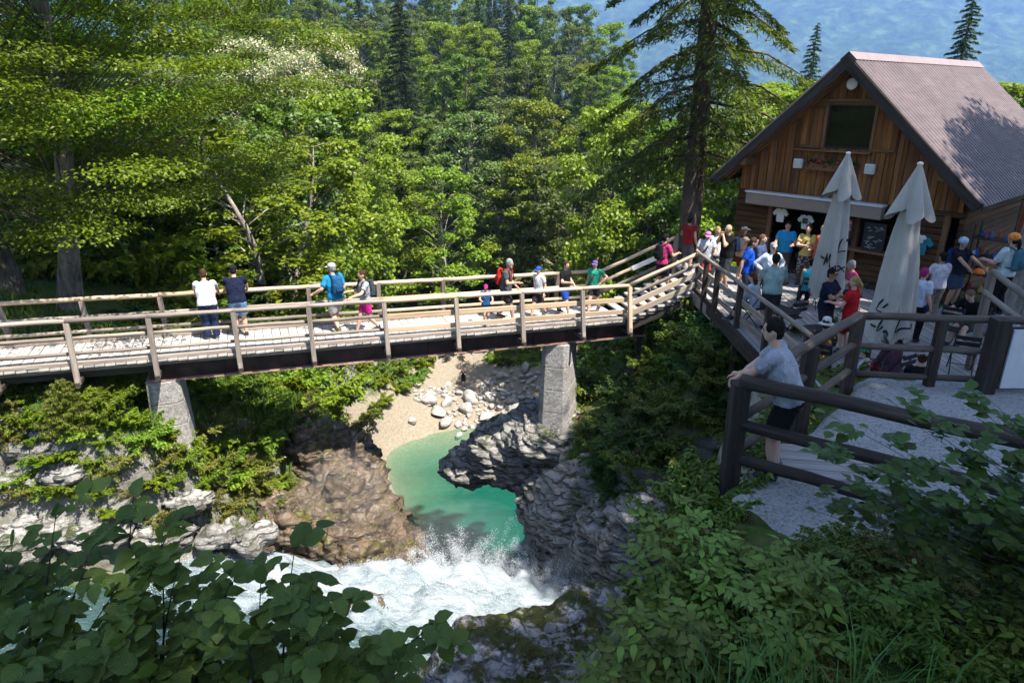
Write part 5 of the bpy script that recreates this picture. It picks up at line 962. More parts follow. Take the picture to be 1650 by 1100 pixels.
# ------------------------------------------------------------------ people
def fabric(c, kind=None):
    key = 'fabric_%s_%d_%d_%d' % (kind or 'plain', int(c[0] * 99), int(c[1] * 99), int(c[2] * 99))
    if key in MATS: return MATS[key]
    t = NT(key); co = t.coord('Object'); f = t.noise(co, 9, 4); base = t.ramp(f, [(.3, [x * .8 for x in c]), (.7, [min(1, x * 1.12) for x in c])])
    if kind == 'spots':
        vo = t.add('TexVoronoi'); vo.inputs['Scale'].default_value = 34; t.l(co, vo.inputs['Vector']); base = t.mix(t.ramp(vo.outputs['Distance'], [(.3, .9), (.45, 0)]), base, (.02, .018, .015))
    if kind == 'floral':
        vo = t.add('TexVoronoi'); vo.inputs['Scale'].default_value = 16; t.l(co, vo.inputs['Vector']); base = t.mix(t.ramp(vo.outputs['Distance'], [(.28, 0), (.38, .9)]), base, (.03, .025, .03))
    if kind == 'plaid':
        wv = t.add('TexWave'); wv.inputs['Scale'].default_value = 9; t.l(co, wv.inputs[0]); w2 = t.add('TexWave', bands_direction='Z'); w2.inputs['Scale'].default_value = 9; t.l(co, w2.inputs[0]); base = t.mix(t.math('MULTIPLY', t.math('ADD', wv.outputs['Fac'], w2.outputs['Fac']), .4), base, (.03, .03, .06))
    t.col(base); t.set(Roughness=.9, Specular_IOR_Level=.1); t.bump(t.noise(t.coord('Object', (1, 1, .5)), 11, 5, .6, 1.2), 1.0, .06); MATS[key] = t.m; return t.m
def skinmat(c):
    key = 'skin_%d' % int(c[0] * 100)
    if key in MATS: return MATS[key]
    t = NT(key); f = t.noise(t.coord('Object'), 14, 4); t.col(t.ramp(f, [(.3, [x * .88 for x in c]), (.7, c)])); t.set(Roughness=.5, Specular_IOR_Level=.3); MATS[key] = t.m; return t.m
SK1, SK2, SK3 = (.56, .34, .25), (.48, .28, .19), (.36, .20, .13)
HB, HD, HG, HW, HBL = (.06, .035, .02), (.015, .012, .010), (.30, .29, .28), (.62, .60, .56), (.36, .24, .10)
def ik(a, b, l1, l2, pole):
    d = b - a; L = min(d.length, (l1 + l2) * .999); d = d.normalized(); x = (l1 * l1 - l2 * l2 + L * L) / (2 * L); h = math.sqrt(max(l1 * l1 - x * x, 0)); p = Vector(pole); p = (p - d * p.dot(d)).normalized(); return a + d * x + p * h, a + d * L
ARM = {'down': ((.15, .03, .50), (0, -1, 0)), 'bent': ((.13, .20, .66), (.3, -1, -.4)), 'fwd': ((.13, .27, .64), (.4, -.8, -.5)), 'rail': ((.15, .30, .60), (.9, -.3, -.3)), 'hip': ((.13, .03, .60), (1, -.8, 0)), 'face': ((.035, .12, .83), (.5, .3, -1)), 'strap': ((.09, .12, .76), (.8, -.3, -.6)), 'swing': ((.13, .14, .52), (.2, -1, 0)), 'back': ((.14, -.10, .52), (.3, -1, 0)), 'lap': ((.06, .22, .44), (.8, -.5, 0)), 'fold': ((-.03, .12, .68), (.9, .2, -.5)), 'side': ((.26, .12, .58), (.3, -.6, -.6)), 'head': ((.05, .10, .62), (.9, .4, -.3)), 'point': ((.30, .20, .84), (.4, -.5, -.6))}
def person(label, loc, yaw, h, top, bot, pose='stand', arms=('down', 'down'), sleeve=.5, legs=.45, lean=0.0, skin=SK1, hair=HB, hstyle='short', hat=None, pack=None, shoe=(.05, .05, .055), build=1.0, topk=None, botk=None, look=0.0, nod=0.0, shades=False, strap=None, vox=.017, socks=None, beard=None, extra=None, step=.13, crop=0.0, fine=False):
    T = None; U = lambda *p: Vector(p) * h
    sit = pose == 'sit'; hz_ = .262 if sit else (.505 if pose == 'stand' else .492); sp = Vector((0, math.sin(lean), math.cos(lean)))
    P = Vector((0, -.03 * (lean > .2), hz_ + .015)); S = P + sp * .29; NB = P + sp * .318; hd = Vector((0, math.sin(lean * .55 + nod), math.cos(lean * .55 + nod))); HC = NB + hd * .098 + Vector((0, .012, 0))
    X = Vector((1, 0, 0)); bw = build
    def arm(sd, key):
        tg, pl = ARM[key] if isinstance(key, str) else key; tg = Vector((tg[0] * sd, tg[1], tg[2])); pl = Vector((pl[0] * sd, pl[1], pl[2]))
        if sit: tg = tg + Vector((0, 0, -.235))
        if isinstance(key, str) and key in ('down', 'hip', 'face', 'strap', 'fold', 'bent', 'head'): tg = tg + Vector((0, math.sin(lean) * .25, -(1 - math.cos(lean)) * .3))
        sh = S + X * sd * .098 * (1 + (bw - 1) * .5) + sp * -.005; el, wr = ik(sh, tg, .168, .150, pl); return sh, el, wr
    A = [arm(-1, arms[0]), arm(1, arms[1])]
    def leg(sd):
        hp = P + X * sd * .048 + Vector((0, 0, -.02))
        if sit: an = Vector((sd * .06, .30, .045)); pl = (0, .3, 1)
        elif pose == 'walk': an = Vector((sd * .04, sd * step, .045 + (.03 if sd < 0 else 0))); pl = (0, 1, .1)
        else: an = Vector((sd * .062, .0, .045)); pl = (0, 1, 0)
        kn, an = ik(hp, an, .243, .222, pl); return hp, kn, an
    G = [leg(-1), leg(1)]; m3 = Matrix.Rotation(-nod - lean * .5, 3, 'X'); m3 = Matrix.Rotation(look, 3, 'Z') @ m3
    def hpnt(x, y, z): return HC + m3 @ Vector((x, y, z))
    mb = MB(); sc = lambda pts: [p * h for p in pts]; rs = lambda a: [q * h for q in a]
    tors = [P - sp * .05, P, P + sp * .08, P + sp * .18, P + sp * .26, P + sp * .305]; trx = [.070 * bw, .086 * bw, .076 * bw, .090 * bw, .094, .045]; tr_y = [.055 * bw, .064 * bw, .054 * bw, .060 * bw, .048, .038]
    mb.loft(sc(tors), rs(trx), rs(tr_y), 14, (1, 0, 0)); mb.loft(sc([NB - sp * .03, HC - hd * .03]), rs([.033, .030]), None, 10)
    mb.ell(HC * h, (.0445 * h, .055 * h, .066 * h), 16, 12, m3); mb.ell(hpnt(0, .018, -.035) * h, (.034 * h, .034 * h, .032 * h), 12, 8, m3); mb.ell(hpnt(0, .058, -.008) * h, (.0085 * h, .012 * h, .014 * h), 8, 6, m3)
    for sd in (-1, 1): mb.ell(hpnt(sd * .045, -.004, -.004) * h, (.006 * h, .012 * h, .018 * h), 8, 6, m3)
    for (sh, el, wr), sd in zip(A, (-1, 1)):
        mb.ell((sh - X * sd * .006) * h, (.032 * h,) * 3, 12, 8); mb.loft(sc([sh, sh.lerp(el, .4), el]), rs([.031, .029, .026]), None, 10); mb.ell(el * h, (.026 * h,) * 3, 10, 8); mb.loft(sc([el, el.lerp(wr, .35), wr]), rs([.026, .027, .017]), None, 10)
        f = (wr - el).normalized(); pm_ = wr + f * .028; mb.loft(sc([wr - f * .005, wr + f * .02, wr + f * .05]), rs([.017, .024, .022]), rs([.013, .013, .011]), 10, (0, 0, 1) if abs(f.z) < .7 else (0, 1, 0))
    for hp, kn, an in G:
        mb.loft(sc([hp + Vector((0, 0, .03)), hp, hp.lerp(kn, .5), kn, kn.lerp(an, .3), kn.lerp(an, .7), an]), rs([.05 * bw, .056 * bw, .047 * bw, .034, .037, .027, .022]), None, 12, (1, 0, 0))
        mb.loft(sc([an + Vector((0, -.02, -.02)), an + Vector((0, .05, -.028)), an + Vector((0, .10, -.032))]), rs([.022, .024, .018]), rs([.02, .016, .010]), 10, (1, 0, 0))
    me = remesh(mb, vox * .85 if fine else vox, 2, 'person'); fm = MB()
    for (sh, el, wr), sd, key in zip(A, (-1, 1), arms):
        f = (wr - el).normalized(); up = Vector((0, 0, 1)); s2 = f.cross(up); s2 = s2.normalized() if s2.length > .2 else Vector((0, 1, 0)); n2 = s2.cross(f).normalized(); kn_ = wr + f * .047
        for k in range(4):
            o = kn_ + s2 * (.0155 - .0103 * k); ln = (.038, .046, .049, .040)[k]; cu = .75 if key in ('rail', 'fwd') else .45; d1 = (f - n2 * cu * .5).normalized(); d2 = (f - n2 * cu * 1.3).normalized(); fm.loft(sc([o - f * .012, o + d1 * ln * .5, o + d1 * ln * .5 + d2 * ln * .5]), rs([.0052, .0048, .0038]), None, 6)
        ts = -1 if sd > 0 else 1; o = wr + f * .016 + s2 * ts * .016 * -1; fm.loft(sc([o, o + f * .02 - s2 * ts * .018 - n2 * .006, o + f * .042 - s2 * ts * .018 - n2 * .014]), rs([.0065, .0058, .0042]), None, 6)
    V = get_co(me); F = [tuple(p.vertices) for p in me.polygons]; bpy.data.meshes.remove(me); allm = MB(); allm.v = [tuple(v) for v in V]; allm.f = F; allm.add(fm.v, fm.f)
    T = allm.build('person', skinmat(skin), None, True); T.location = loc; T.rotation_euler = (0, 0, yaw); tag(T, label, 'person')
    def part(mbp, name, mat, v=vox, sm=1, smooth=True):
        me_ = remesh(mbp, v, sm, name) if v else mbp.mesh(name, smooth); return link(name, me_, mat, T)
    # shirt
    g = .017; mb = MB(); hem = .02 if not sit else .03
    tt = [P - sp * hem, P + sp * .02, P + sp * .09, P + sp * .18, P + sp * .26, P + sp * .300, P + sp * .322]; 
    if crop: tt = tt[2:]
    rx_ = [.092 * bw + g, .092 * bw + g, .082 * bw + g, .094 * bw + g, .100 + g, .068, .041]; ry_ = [.068 * bw + g, .07 * bw + g, .062 * bw + g, .064 * bw + g, .056 + g, .052, .039]
    if crop: rx_, ry_ = rx_[2:], ry_[2:]
    mb.loft(sc(tt), rs(rx_), rs(ry_), 16, (1, 0, 0))
    if sleeve > 0:
        for (sh, el, wr), sd in zip(A, (-1, 1)):
            mb.ell((sh + X * -sd * .008) * h, (.0475 * h,) * 3, 12, 8); pts = [sh]; rad = [.045]
            if sleeve <= .75: e = sh.lerp(el, sleeve * 1.25); pts += [e]; rad += [.042]
            else: pts += [sh.lerp(el, .5), el]; rad += [.038, .034]; mb.ell(el * h, (.034 * h,) * 3, 10, 8); mb.loft(sc([el, el.lerp(wr, .9)]), rs([.034, .026]), None, 12)
            mb.loft(sc(pts), rs(rad), None, 12)
    part(mb, 'shirt' if sleeve < .8 else 'jacket', fabric(top, topk))
    # trousers
    mb = MB(); pw = bw; mb.loft(sc([P - sp * .055, P - sp * .02, P + sp * .035]), rs([.078 * pw, .094 * pw, .086 * pw]), rs([.062 * pw, .072 * pw, .064 * pw]), 16, (1, 0, 0))
    for hp, kn, an in G:
        pts = [hp + Vector((0, 0, .03)), hp]; rad = [.058 * pw, .063 * pw]
        if legs <= .5: pts += [hp.lerp(kn, legs * .9), hp.lerp(kn, legs * 1.8)]; rad += [.060 * pw, .056 * pw]
        else: pts += [hp.lerp(kn, .5), kn, kn.lerp(an, .5), kn.lerp(an, (legs - .5) * 2)]; rad += [.055 * pw, .047 * pw, .042 * pw, .038 * pw]
        mb.loft(sc(pts), rs(rad), None, 14, (1, 0, 0))
    part(mb, 'shorts' if legs <= .5 else 'trousers', fabric(bot, botk))
    # shoes
    for hp, kn, an in G:
        mb = MB(); mb.loft(sc([an + Vector((0, -.032, -.018)), an + Vector((0, .01, -.014)), an + Vector((0, .06, -.024)), an + Vector((0, .108, -.030))]), rs([.024, .029, .029, .018]), rs([.026, .028, .020, .012]), 12, (1, 0, 0)); mb.loft(sc([an + Vector((0, -.01, -.01)), an + Vector((0, -.012, .022))]), rs([.027, .025]), None, 10)
        sh_ = part(mb, 'shoe', fabric(shoe), .012); sl = MB(); sl.loft(sc([an + Vector((0, -.052, -.039)), an + Vector((0, .03, -.039)), an + Vector((0, .125, -.039))]), rs([.022, .031, .016]), rs([.006, .006, .006]), 10, (1, 0, 0)); link('sole', sl.mesh('sole', True), fabric((.30, .31, .32)), sh_)
        if socks: mb = MB(); mb.tube((an + Vector((0, -.005, 0))) * h, an.lerp(kn, .22) * h, .026 * h, .029 * h, 10); part(mb, 'sock', fabric(socks), 0)
    # hair
    if hstyle != 'bald':
        mb = MB(); mb.ell(hpnt(0, -.009, .019) * h, (.0505 * h, .0565 * h, .0575 * h), 14, 10, m3); mb.ell(hpnt(0, -.026, -.012) * h, (.044 * h, .034 * h, .046 * h), 12, 8, m3)
        if hstyle == 'long': mb.loft([hpnt(0, -.03, .02) * h, hpnt(0, -.045, -.05) * h, hpnt(0, -.05, -.13) * h], rs([.046, .05, .04]), rs([.03, .026, .014]), 12, (1, 0, 0))
        if hstyle == 'pony': mb.loft([hpnt(0, -.05, .02) * h, hpnt(0, -.085, -.03) * h, hpnt(.01, -.085, -.16) * h], rs([.018, .022, .010]), None, 10)
        if hstyle == 'bun': mb.ell(hpnt(0, -.055, .045) * h, (.024 * h,) * 3, 10, 8)
        ho = part(mb, 'hair', fabric(hair), .009, 1); hv = get_co(ho.data); set_co(ho.data, hv + get_no(ho.data) * (fbm(hv * 26, 3, int(loc[0] * 10)) * .006)[:, None])
    if beard: mb = MB(); mb.ell(hpnt(0, .026, -.043) * h, (.033 * h, .032 * h, .028 * h), 12, 8, m3); part(mb, 'beard', fabric(beard), 0)
    for sd in (-1, 1): mb = MB(); mb.ell(hpnt(sd * .0165, .0495, .004) * h, (.0065 * h, .004 * h, .0038 * h), 8, 6, m3); link('eye', mb.mesh('eye', True), fabric((.03, .02, .015)), T); mb = MB(); mb.ell(hpnt(sd * .0175, .050, .014) * h, (.011 * h, .004 * h, .0022 * h), 8, 5, m3); link('eyebrow', mb.mesh('eyebrow', True), fabric(hair if hstyle != 'bald' else HB), T)
    mb = MB(); mb.ell(hpnt(0, .0495, -.033) * h, (.0145 * h, .004 * h, .0034 * h), 10, 5, m3); link('mouth', mb.mesh('mouth', True), fabric((.30, .11, .09)), T)
    if shades:
        mb = MB()
        for sd in (-1, 1): mb.ell(hpnt(sd * .019, .053, .004) * h, (.016 * h, .006 * h, .0105 * h), 10, 6, m3); mb.tube(hpnt(sd * .034, .05, .006) * h, hpnt(sd * .047, -.005, .006) * h, .0025 * h, None, 5)
        mb.tube(hpnt(-.01, .057, .006) * h, hpnt(.01, .057, .006) * h, .003 * h, None, 5); link('sunglasses', mb.mesh('sunglasses', True), fabric((.012, .012, .012)), T)
    if hat:
        c, kind = hat; mb = MB()
        if kind in ('cap', 'capback'):
            mb.ell(hpnt(0, -.004, .028) * h, (.0515 * h, .060 * h, .046 * h), 16, 10, m3); o = part(mb, 'cap', fabric(c), .011); q = 1 if kind == 'cap' else -1
            bm_ = MB(); bm_.loft([hpnt(0, q * .04, .016) * h, hpnt(0, q * .075, .014) * h, hpnt(0, q * .102, .006) * h], rs([.046, .042, .022]), rs([.004, .004, .003]), 14, tuple(m3 @ Vector((1, 0, 0)))); link('peak', bm_.mesh('peak', True), fabric(c), T)
        elif kind == 'bucket':
            mb.loft([hpnt(0, -.004, .005) * h, hpnt(0, -.004, .07) * h, hpnt(0, -.004, .078) * h], rs([.056, .044, .03]), rs([.062, .05, .035]), 18, (1, 0, 0)); part(mb, 'hat_crown', fabric(c), 0); bm_ = MB(); bm_.loft([hpnt(0, -.004, .016) * h, hpnt(0, -.004, -.004) * h], rs([.056, .098]), rs([.062, .104]), 18, (1, 0, 0)); link('hat_brim', bm_.mesh('hat_brim', True), fabric(c), T)
        else:
            mb.ell(hpnt(0, -.006, .026) * h, (.058 * h, .069 * h, .056 * h), 18, 12, m3); o = part(mb, 'helmet', plain('helmet_%d' % int(c[0] * 90), c, .3, .05, 5, 0, 0, .5), .011)
            for a in (-.9, -.45, 0, .45, .9): v_ = MB(); v_.ell(hpnt(math.sin(a) * .054, -math.cos(a) * .060 * 1, .045) * h, (.008 * h, .010 * h, .008 * h), 8, 6); link('vent', v_.mesh('vent', True), fabric((.02, .02, .02)), o)
            for sd in (-1, 1): v_ = MB(); v_.tube(hpnt(sd * .055, 0, .01) * h, hpnt(sd * .02, .015, -.07) * h, .004 * h, None, 5); link('strap', v_.mesh('strap', True), fabric((.05, .05, .06)), o)
    B_ = -Vector((0, math.cos(lean), -math.sin(lean)))
    if pack:
        mb = MB(); c = P + sp * .19 + B_ * .115; mb.loft(sc([c - sp * .13, c - sp * .11, c, c + sp * .10, c + sp * .125]), rs([.055, .078, .082, .068, .04]), rs([.03, .055, .058, .045, .025]), 14, (1, 0, 0)); o = part(mb, 'backpack', fabric(pack), .014)
        pk = MB(); c2 = c - sp * .04 + B_ * .055; pk.loft(sc([c2 - sp * .05, c2 - sp * .04, c2 + sp * .03, c2 + sp * .045]), rs([.04, .058, .055, .035]), rs([.012, .022, .020, .01]), 12, (1, 0, 0)); link('pocket', remesh(pk, .012, 1, 'pocket'), fabric([q * .7 for q in pack]), o)
        for sd in (-1, 1):
            st_ = MB(); f_ = -B_; st_.loft(sc([c + sp * .11 + X * sd * .045, S + X * sd * .058 + sp * .042 - f_ * .02, S + X * sd * .062 + sp * .03 + f_ * .05, P + sp * .2 + X * sd * .078 + f_ * .088, P + sp * .1 + X * sd * .095 + f_ * .05, c - sp * .1 + X * sd * .06]), rs([.014] * 6), rs([.006] * 6), 8, (1, 0, 0)); link('strap', st_.mesh('strap', True), fabric([q * .6 for q in pack]), o)
    if strap:
        f_ = -B_; st_ = MB(); st_.loft(sc([S - X * .06 + sp * .03 - f_ * .03, S - X * .06 + sp * .04 + f_ * .02, P + sp * .2 + f_ * .09, P + sp * .08 + X * .07 + f_ * .082, P + X * .115 - sp * .005]), rs([.012] * 5), rs([.005] * 5), 8, (1, 0, 0)); link('bag_strap', st_.mesh('bag_strap', True), fabric(strap), T)
        bg = MB(); bg.box(P * h + Vector((.125 * h, 0, -.03 * h)), (.035 * h, .10 * h, .09 * h)); link('bag', remesh(bg, .014, 2, 'bag'), fabric(strap), T)
    return T
def ph(u, v, zg, hh): # place a figure by the top of its head
    a, c = ray(u, v); y = (zg + hh) / c; return Vector((a * y, y, zg))
def onbridge(u, off, zoff=.0): s_ = s_of_u(u, off, .5); return bp_(s_, off, zoff)
NAVY, BLK, WHT, GRY = (.012, .016, .04), (.012, .012, .013), (.68, .68, .68), (.30, .32, .35)
yb = math.atan2(BD.y, BD.x)          # bridge heading
AW, TO, RT, LF = yb, yb + math.pi, yb - math.pi / 2, yb + math.pi / 2     # facing away, to us, right, left
person('person in a white shirt and navy trousers leaning on the bridge rail', onbridge(338, 1.12), AW, 1.74, WHT, (.02, .03, .075), 'stand', ('rail', 'rail'), .5, 1.0, .28, SK1, HB, 'short', build=1.25, shoe=(.10, .11, .15), nod=.2)
person('person in a navy shirt, denim shorts and dark cap leaning on the bridge rail', onbridge(386, 1.15), AW, 1.80, NAVY, (.16, .27, .42), 'stand', ('rail', 'rail'), .5, .42, .26, SK1, HD, 'short', (NAVY, 'cap'), build=1.15, nod=.2)
person('person in a bright blue shirt with blue backpack and pale cap on the bridge', onbridge(543, .95), yb + .35, 1.82, (.02, .22, .42), (.42, .43, .42), 'walk', ('side', 'down'), .6, .46, .08, SK1, HG, 'short', ((.5, .5, .5), 'cap'), (.02, .09, .20), (.20, .16, .10), 1.12, look=.7, step=.10)
person('woman in a grey top and magenta shorts walking along the bridge', onbridge(591, .72), LF + .25, 1.66, (.34, .36, .38), (.55, .02, .22), 'walk', ('fwd', 'bent'), .5, .38, .06, SK1, HB, 'bun', pack=(.05, .06, .07), shoe=(.03, .035, .05), step=.16)
person('child in a pink cap and blue top walking on the bridge', onbridge(783, .55), TO - .2, 1.15, (.02, .09, .25), (.02, .02, .03), 'walk', ('bent', 'bent'), .3, .4, .0, SK1, HB, 'short', ((.62, .03, .22), 'cap'), shoe=(.20, .03, .08), step=.08)
person('bearded person in a dark shirt with a red backpack walking on the bridge', onbridge(815, .8), TO + .9, 1.78, (.07, .085, .095), (.03, .03, .035), 'walk', ('swing', 'bent'), .5, .45, .10, SK2, HG, 'short', None, (.50, .03, .02), (.10, .06, .05), 1.1, beard=HG, nod=.15, step=.13)
person('boy in a white shirt and blue cap walking on the bridge', onbridge(868, .85), LF + .5, 1.50, WHT, (.03, .03, .04), 'walk', ('down', 'back'), .45, .42, .03, SK1, HB, 'short', ((.02, .09, .45), 'cap'), step=.17)
person('teenager in a black shirt and blue shorts walking on the bridge', onbridge(909, .85), TO + .5, 1.62, BLK, (.02, .07, .38), 'walk', ('swing', 'bent'), .5, .42, .03, SK1, HB, 'short', step=.14)
person('woman in a green top and purple cap walking on the bridge', onbridge(957, .85), LF + .75, 1.60, (.04, .38, .24), (.03, .03, .035), 'walk', ('hip', 'down'), .4, .36, .0, SK1, HB, 'bun', ((.20, .13, .48), 'cap'), strap=(.10, .08, .08), step=.18)
def onstair(f, w): return B0.lerp(T0, f).lerp(FB.lerp(FT, f), w)
q = onstair(.62, .45); person('person in a pink shirt with a black backpack on the stair', Vector((q.x + .05, q.y, q.z + .03)), RT + .25, 1.72, (.55, .05, .17), (.02, .02, .025), 'walk', ('swing', 'bent'), .5, .48, .06, SK2, HD, 'short', (BLK, 'cap'), BLK, step=.14)
p = ph(1127, 364, TZ, 1.70); person('person in a dark cap and red vest at the top of the stair', Vector((5.35, 20.5, TZ)), RT + .6, 1.68, (.25, .02, .02), (.1, .1, .12), 'stand', ('bent', 'down'), .3, .5, .0, SK2, HD, 'short', ((.02, .03, .03), 'cap'))
p = ph(1141, 371, TZ, 1.62); person('woman in a pink cap and grey top with a dark crossbody strap', p, math.pi - .2, 1.62, (.45, .47, .50), (.4, .05, .05), 'stand', ('bent', 'bent'), .5, .45, .05, SK2, HD, 'short', ((.55, .20, .42), 'cap'), strap=(.02, .02, .025), build=1.12, nod=.25)
p = ph(1163, 376, TZ, 1.58); person('person with fair hair in a white shirt behind the bald man', Vector((p.x + .1, p.y + .7, TZ)), math.pi, 1.62, WHT, (.1, .1, .12), 'stand', ('down', 'down'), .5, 1.0, 0, SK1, HBL, 'short')
p = ph(1176, 362, TZ, 1.78); person('bald man in a black shirt raising both hands to his chin', p, math.pi / 2 + .35, 1.78, BLK, (.05, .05, .055), 'stand', ('face', 'face'), .5, .5, .0, SK2, HD, 'bald', build=1.15)
p = ph(1199, 365, TZ, 1.66); person('woman in a pale cap and peach top with a dark blue backpack', p, -math.pi / 2 + .2, 1.66, (.70, .45, .30), (.12, .04, .02), 'stand', ('down', 'point'), .2, .45, .0, SK1, (.22, .09, .03), 'long', ((.55, .55, .5), 'cap'), (.015, .03, .07))
p = ph(1209, 383, TZ, 1.78); person('man in a bright blue shirt standing in profile by the terrace rail', p, -math.pi / 2 - .25, 1.78, (.01, .08, .50), (.06, .08, .10), 'stand', ('down', 'back'), .5, .5, .05, SK2, HB, 'short', build=1.15, nod=.2)
p = ph(1227, 378, TZ, 1.70); person('person in a navy and pale blue jacket behind the blue shirt', p, math.pi + .9, 1.70, (.07, .11, .22), (.05, .05, .07), 'stand', ('bent', 'bent'), 1.0, 1.0, .05, SK1, (.14, .08, .05), 'short', topk='plaid')
p = ph(1247, 391, TZ, 1.72); person('man in sunglasses and a white long sleeved shirt with hands on hips', p, math.pi + .1, 1.72, (.60, .65, .74), (.10, .11, .14), 'stand', ('hip', 'hip'), 1.0, 1.0, .0, SK1, HG, 'short', shades=True, strap=(.02, .02, .03))
p = ph(1252, 413, TZ, 1.74); person('man in a pale teal shirt and black cap seen from behind', p, -.15, 1.78, (.30, .41, .40), (.04, .04, .05), 'stand', ('bent', 'bent'), .55, .5, .06, SK2, HD, 'short', (BLK, 'capback'), build=1.2)
p = ph(1265, 363, TZ, 1.60); person('man in a cyan shirt sitting at the hut wall', Vector((at(1265, 400, 19.4).x, 19.4, TZ)), math.pi - .5, 1.72, (.02, .26, .50), (.08, .06, .05), 'stand', ('bent', 'bent'), .5, .5, 0, SK2, HD, 'short', build=1.15)
p = at(1299, 400, 18.9); person('woman in a yellow top and dark floral trousers by the hanging shirts', Vector((p.x, p.y, TZ)), math.pi / 2 + .9, 1.72, (.58, .46, .14), (.40, .33, .33), 'stand', ('bent', 'fold'), .5, 1.0, 0, SK1, HB, 'short', botk='floral', strap=(.02, .02, .03))
p = at(1322, 400, 18.5); person('man in an orange shirt beside the first parasol', Vector((p.x, p.y, TZ)), math.pi + .7, 1.80, (.48, .10, .05), (.45, .45, .5), 'stand', ('bent', 'fold'), .5, .5, 0, SK2, HD, 'bald', build=1.1)
# seated and standing people among the tables
chair = None
M_CHR = plain('black_metal', (.018, .018, .02), .45, .2)
def make_chair():
    c = thing('bistro_chair', 'black folding slat chair on the terrace', 'chair')
    for k in range(5): MB().box((0, -.16 + k * .082, .45), (.40, .055, .018)).build('seat_slat', M_CHR, c)
    for zz in (.68, .80): MB().box((0, -.235 - (zz - .45) * .12, zz), (.40, .018, .075)).build('back_slat', M_CHR, c)
    for sd in (-1, 1): MB().tube((sd * .20, .24, 0), (sd * .20, -.28, .86), .012, None, 6).build('leg', M_CHR, c); MB().tube((sd * .185, -.24, 0), (sd * .185, .2, .45), .012, None, 6).build('leg', M_CHR, c)
    MB().tube((-.2, .16, .12), (.2, .16, .12), .008, None, 6).build('stretcher', M_CHR, c); return c
def seat(p, yaw, lab):
    global chair
    if chair is None: chair = make_chair(); c = chair
    else: c = copy_tree(chair)
    c.location = p; c.rotation_euler = (0, 0, yaw); c['label'] = lab; c['group'] = 'folding chairs on the terrace'; return c
def sitter(label, u, v, yaw, h, **k):
    p = ph(u, v, TZ, .775 * h); z = .45 - .262 * h + .028; person(label, Vector((p.x, p.y, TZ)), yaw, h, pose='sit', **k); seat((p.x, p.y, TZ), yaw, 'folding chair under the ' + label.split(' with')[0]); return p
sitter('dark haired woman in white sitting by the terrace rail', 1222, 437, .8, 1.66, top=(.50, .56, .66), bot=(.05, .05, .06), arms=('lap', 'lap'), sleeve=1.0, legs=1.0, lean=.25, hair=HB, hstyle='long')
sitter('woman in a turquoise strap top sitting with her back turned', 1311, 415, -.2, 1.66, top=(.02, .36, .44), bot=(.02, .02, .025), arms=('lap', 'lap'), sleeve=0, legs=1.0, lean=.1, hair=HD, hstyle='bun', skin=SK1, crop=.0)
p = ph(1341, 434, TZ, 1.72); person('man in sunglasses and a navy shirt folding his arms', p, math.pi + .7, 1.74, NAVY, (.03, .03, .035), 'stand', ('fold', 'fold'), .55, 1.0, 0, SK3, HD, 'short', shades=True, build=1.15)
sitter('grey haired man in a pink shirt sitting by the hut counter', 1385, 417, 1.2, 1.74, top=(.40, .05, .13), bot=(.05, .05, .06), arms=('head', 'lap'), sleeve=.5, legs=1.0, lean=.3, hair=HG, hstyle='short', skin=SK2)
p = ph(1380, 446, TZ, 1.66); person('blonde woman in a red shirt with white straps behind the fence', p, .75, 1.66, (.48, .015, .02), (.30, .02, .02), 'stand', ('bent', 'fold'), .5, .5, 0, SK1, HBL, 'pony', look=.4)
sitter('person in a white sun hat and mustard patterned shirt', 1332, 512, -.6, 1.64, top=(.36, .22, .06), bot=(.1, .1, .1), arms=('lap', 'lap'), sleeve=.6, legs=1.0, lean=.15, hat=((.62, .60, .56), 'bucket'), topk='floral')
sitter('white haired person in a plaid shirt and red skirt', 1452, 527, .5, 1.64, top=(.16, .07, .09), bot=(.50, .02, .03), arms=('lap', 'bent'), sleeve=1.0, legs=.6, lean=.12, hair=HW, hstyle='short', topk='plaid')
sitter('person in a pale cap and black top with back to the gravel', 1492, 566, -.3, 1.62, top=BLK, bot=BLK, arms=('lap', 'lap'), sleeve=.6, legs=1.0, lean=.2, hat=((.36, .32, .30), 'cap'))
sitter('child in a pale blue and white top', 1398, 560, .9, 1.30, top=(.45, .52, .68), bot=(.5, .52, .6), arms=('lap', 'lap'), sleeve=.6, legs=1.0, hair=HB, hat=((.05, .22, .12), 'cap'))
sitter('cropped haired man in a black shirt holding his head', 1581, 457, 2.0, 1.76, top=BLK, bot=(.05, .05, .06), arms=('head', 'head'), sleeve=.5, legs=.5, lean=.42, hair=(.16, .09, .06), nod=.35, skin=SK1, build=1.12)
p = ph(1491, 432, TZ, 1.66); person('person in a white shirt with a dark bag strap behind the second parasol', p, -1.0, 1.66, (.52, .55, .66), BLK, 'stand', ('bent', 'down'), .6, 1.0, 0, SK1, (.35, .03, .14), 'short', strap=(.02, .02, .06))
p = ph(1522, 407, TZ, 1.68); person('woman in a white back panel top and leopard print trousers', p, .1, 1.68, (.56, .53, .58), (.30, .24, .20), 'stand', ('bent', 'bent'), .5, 1.0, 0, SK3, HD, 'bun', botk='spots', build=1.15)
p = ph(1553, 383, TZ, 1.80); person('man in a light blue helmet and dark shirt holding an orange helmet', p, math.pi + .35, 1.80, (.012, .014, .03), (.05, .08, .13), 'stand', ('fwd', 'fwd'), .5, .5, 0, SK2, HD, 'short', ((.35, .50, .72), 'helmet'), (.02, .05, .16), build=1.1)
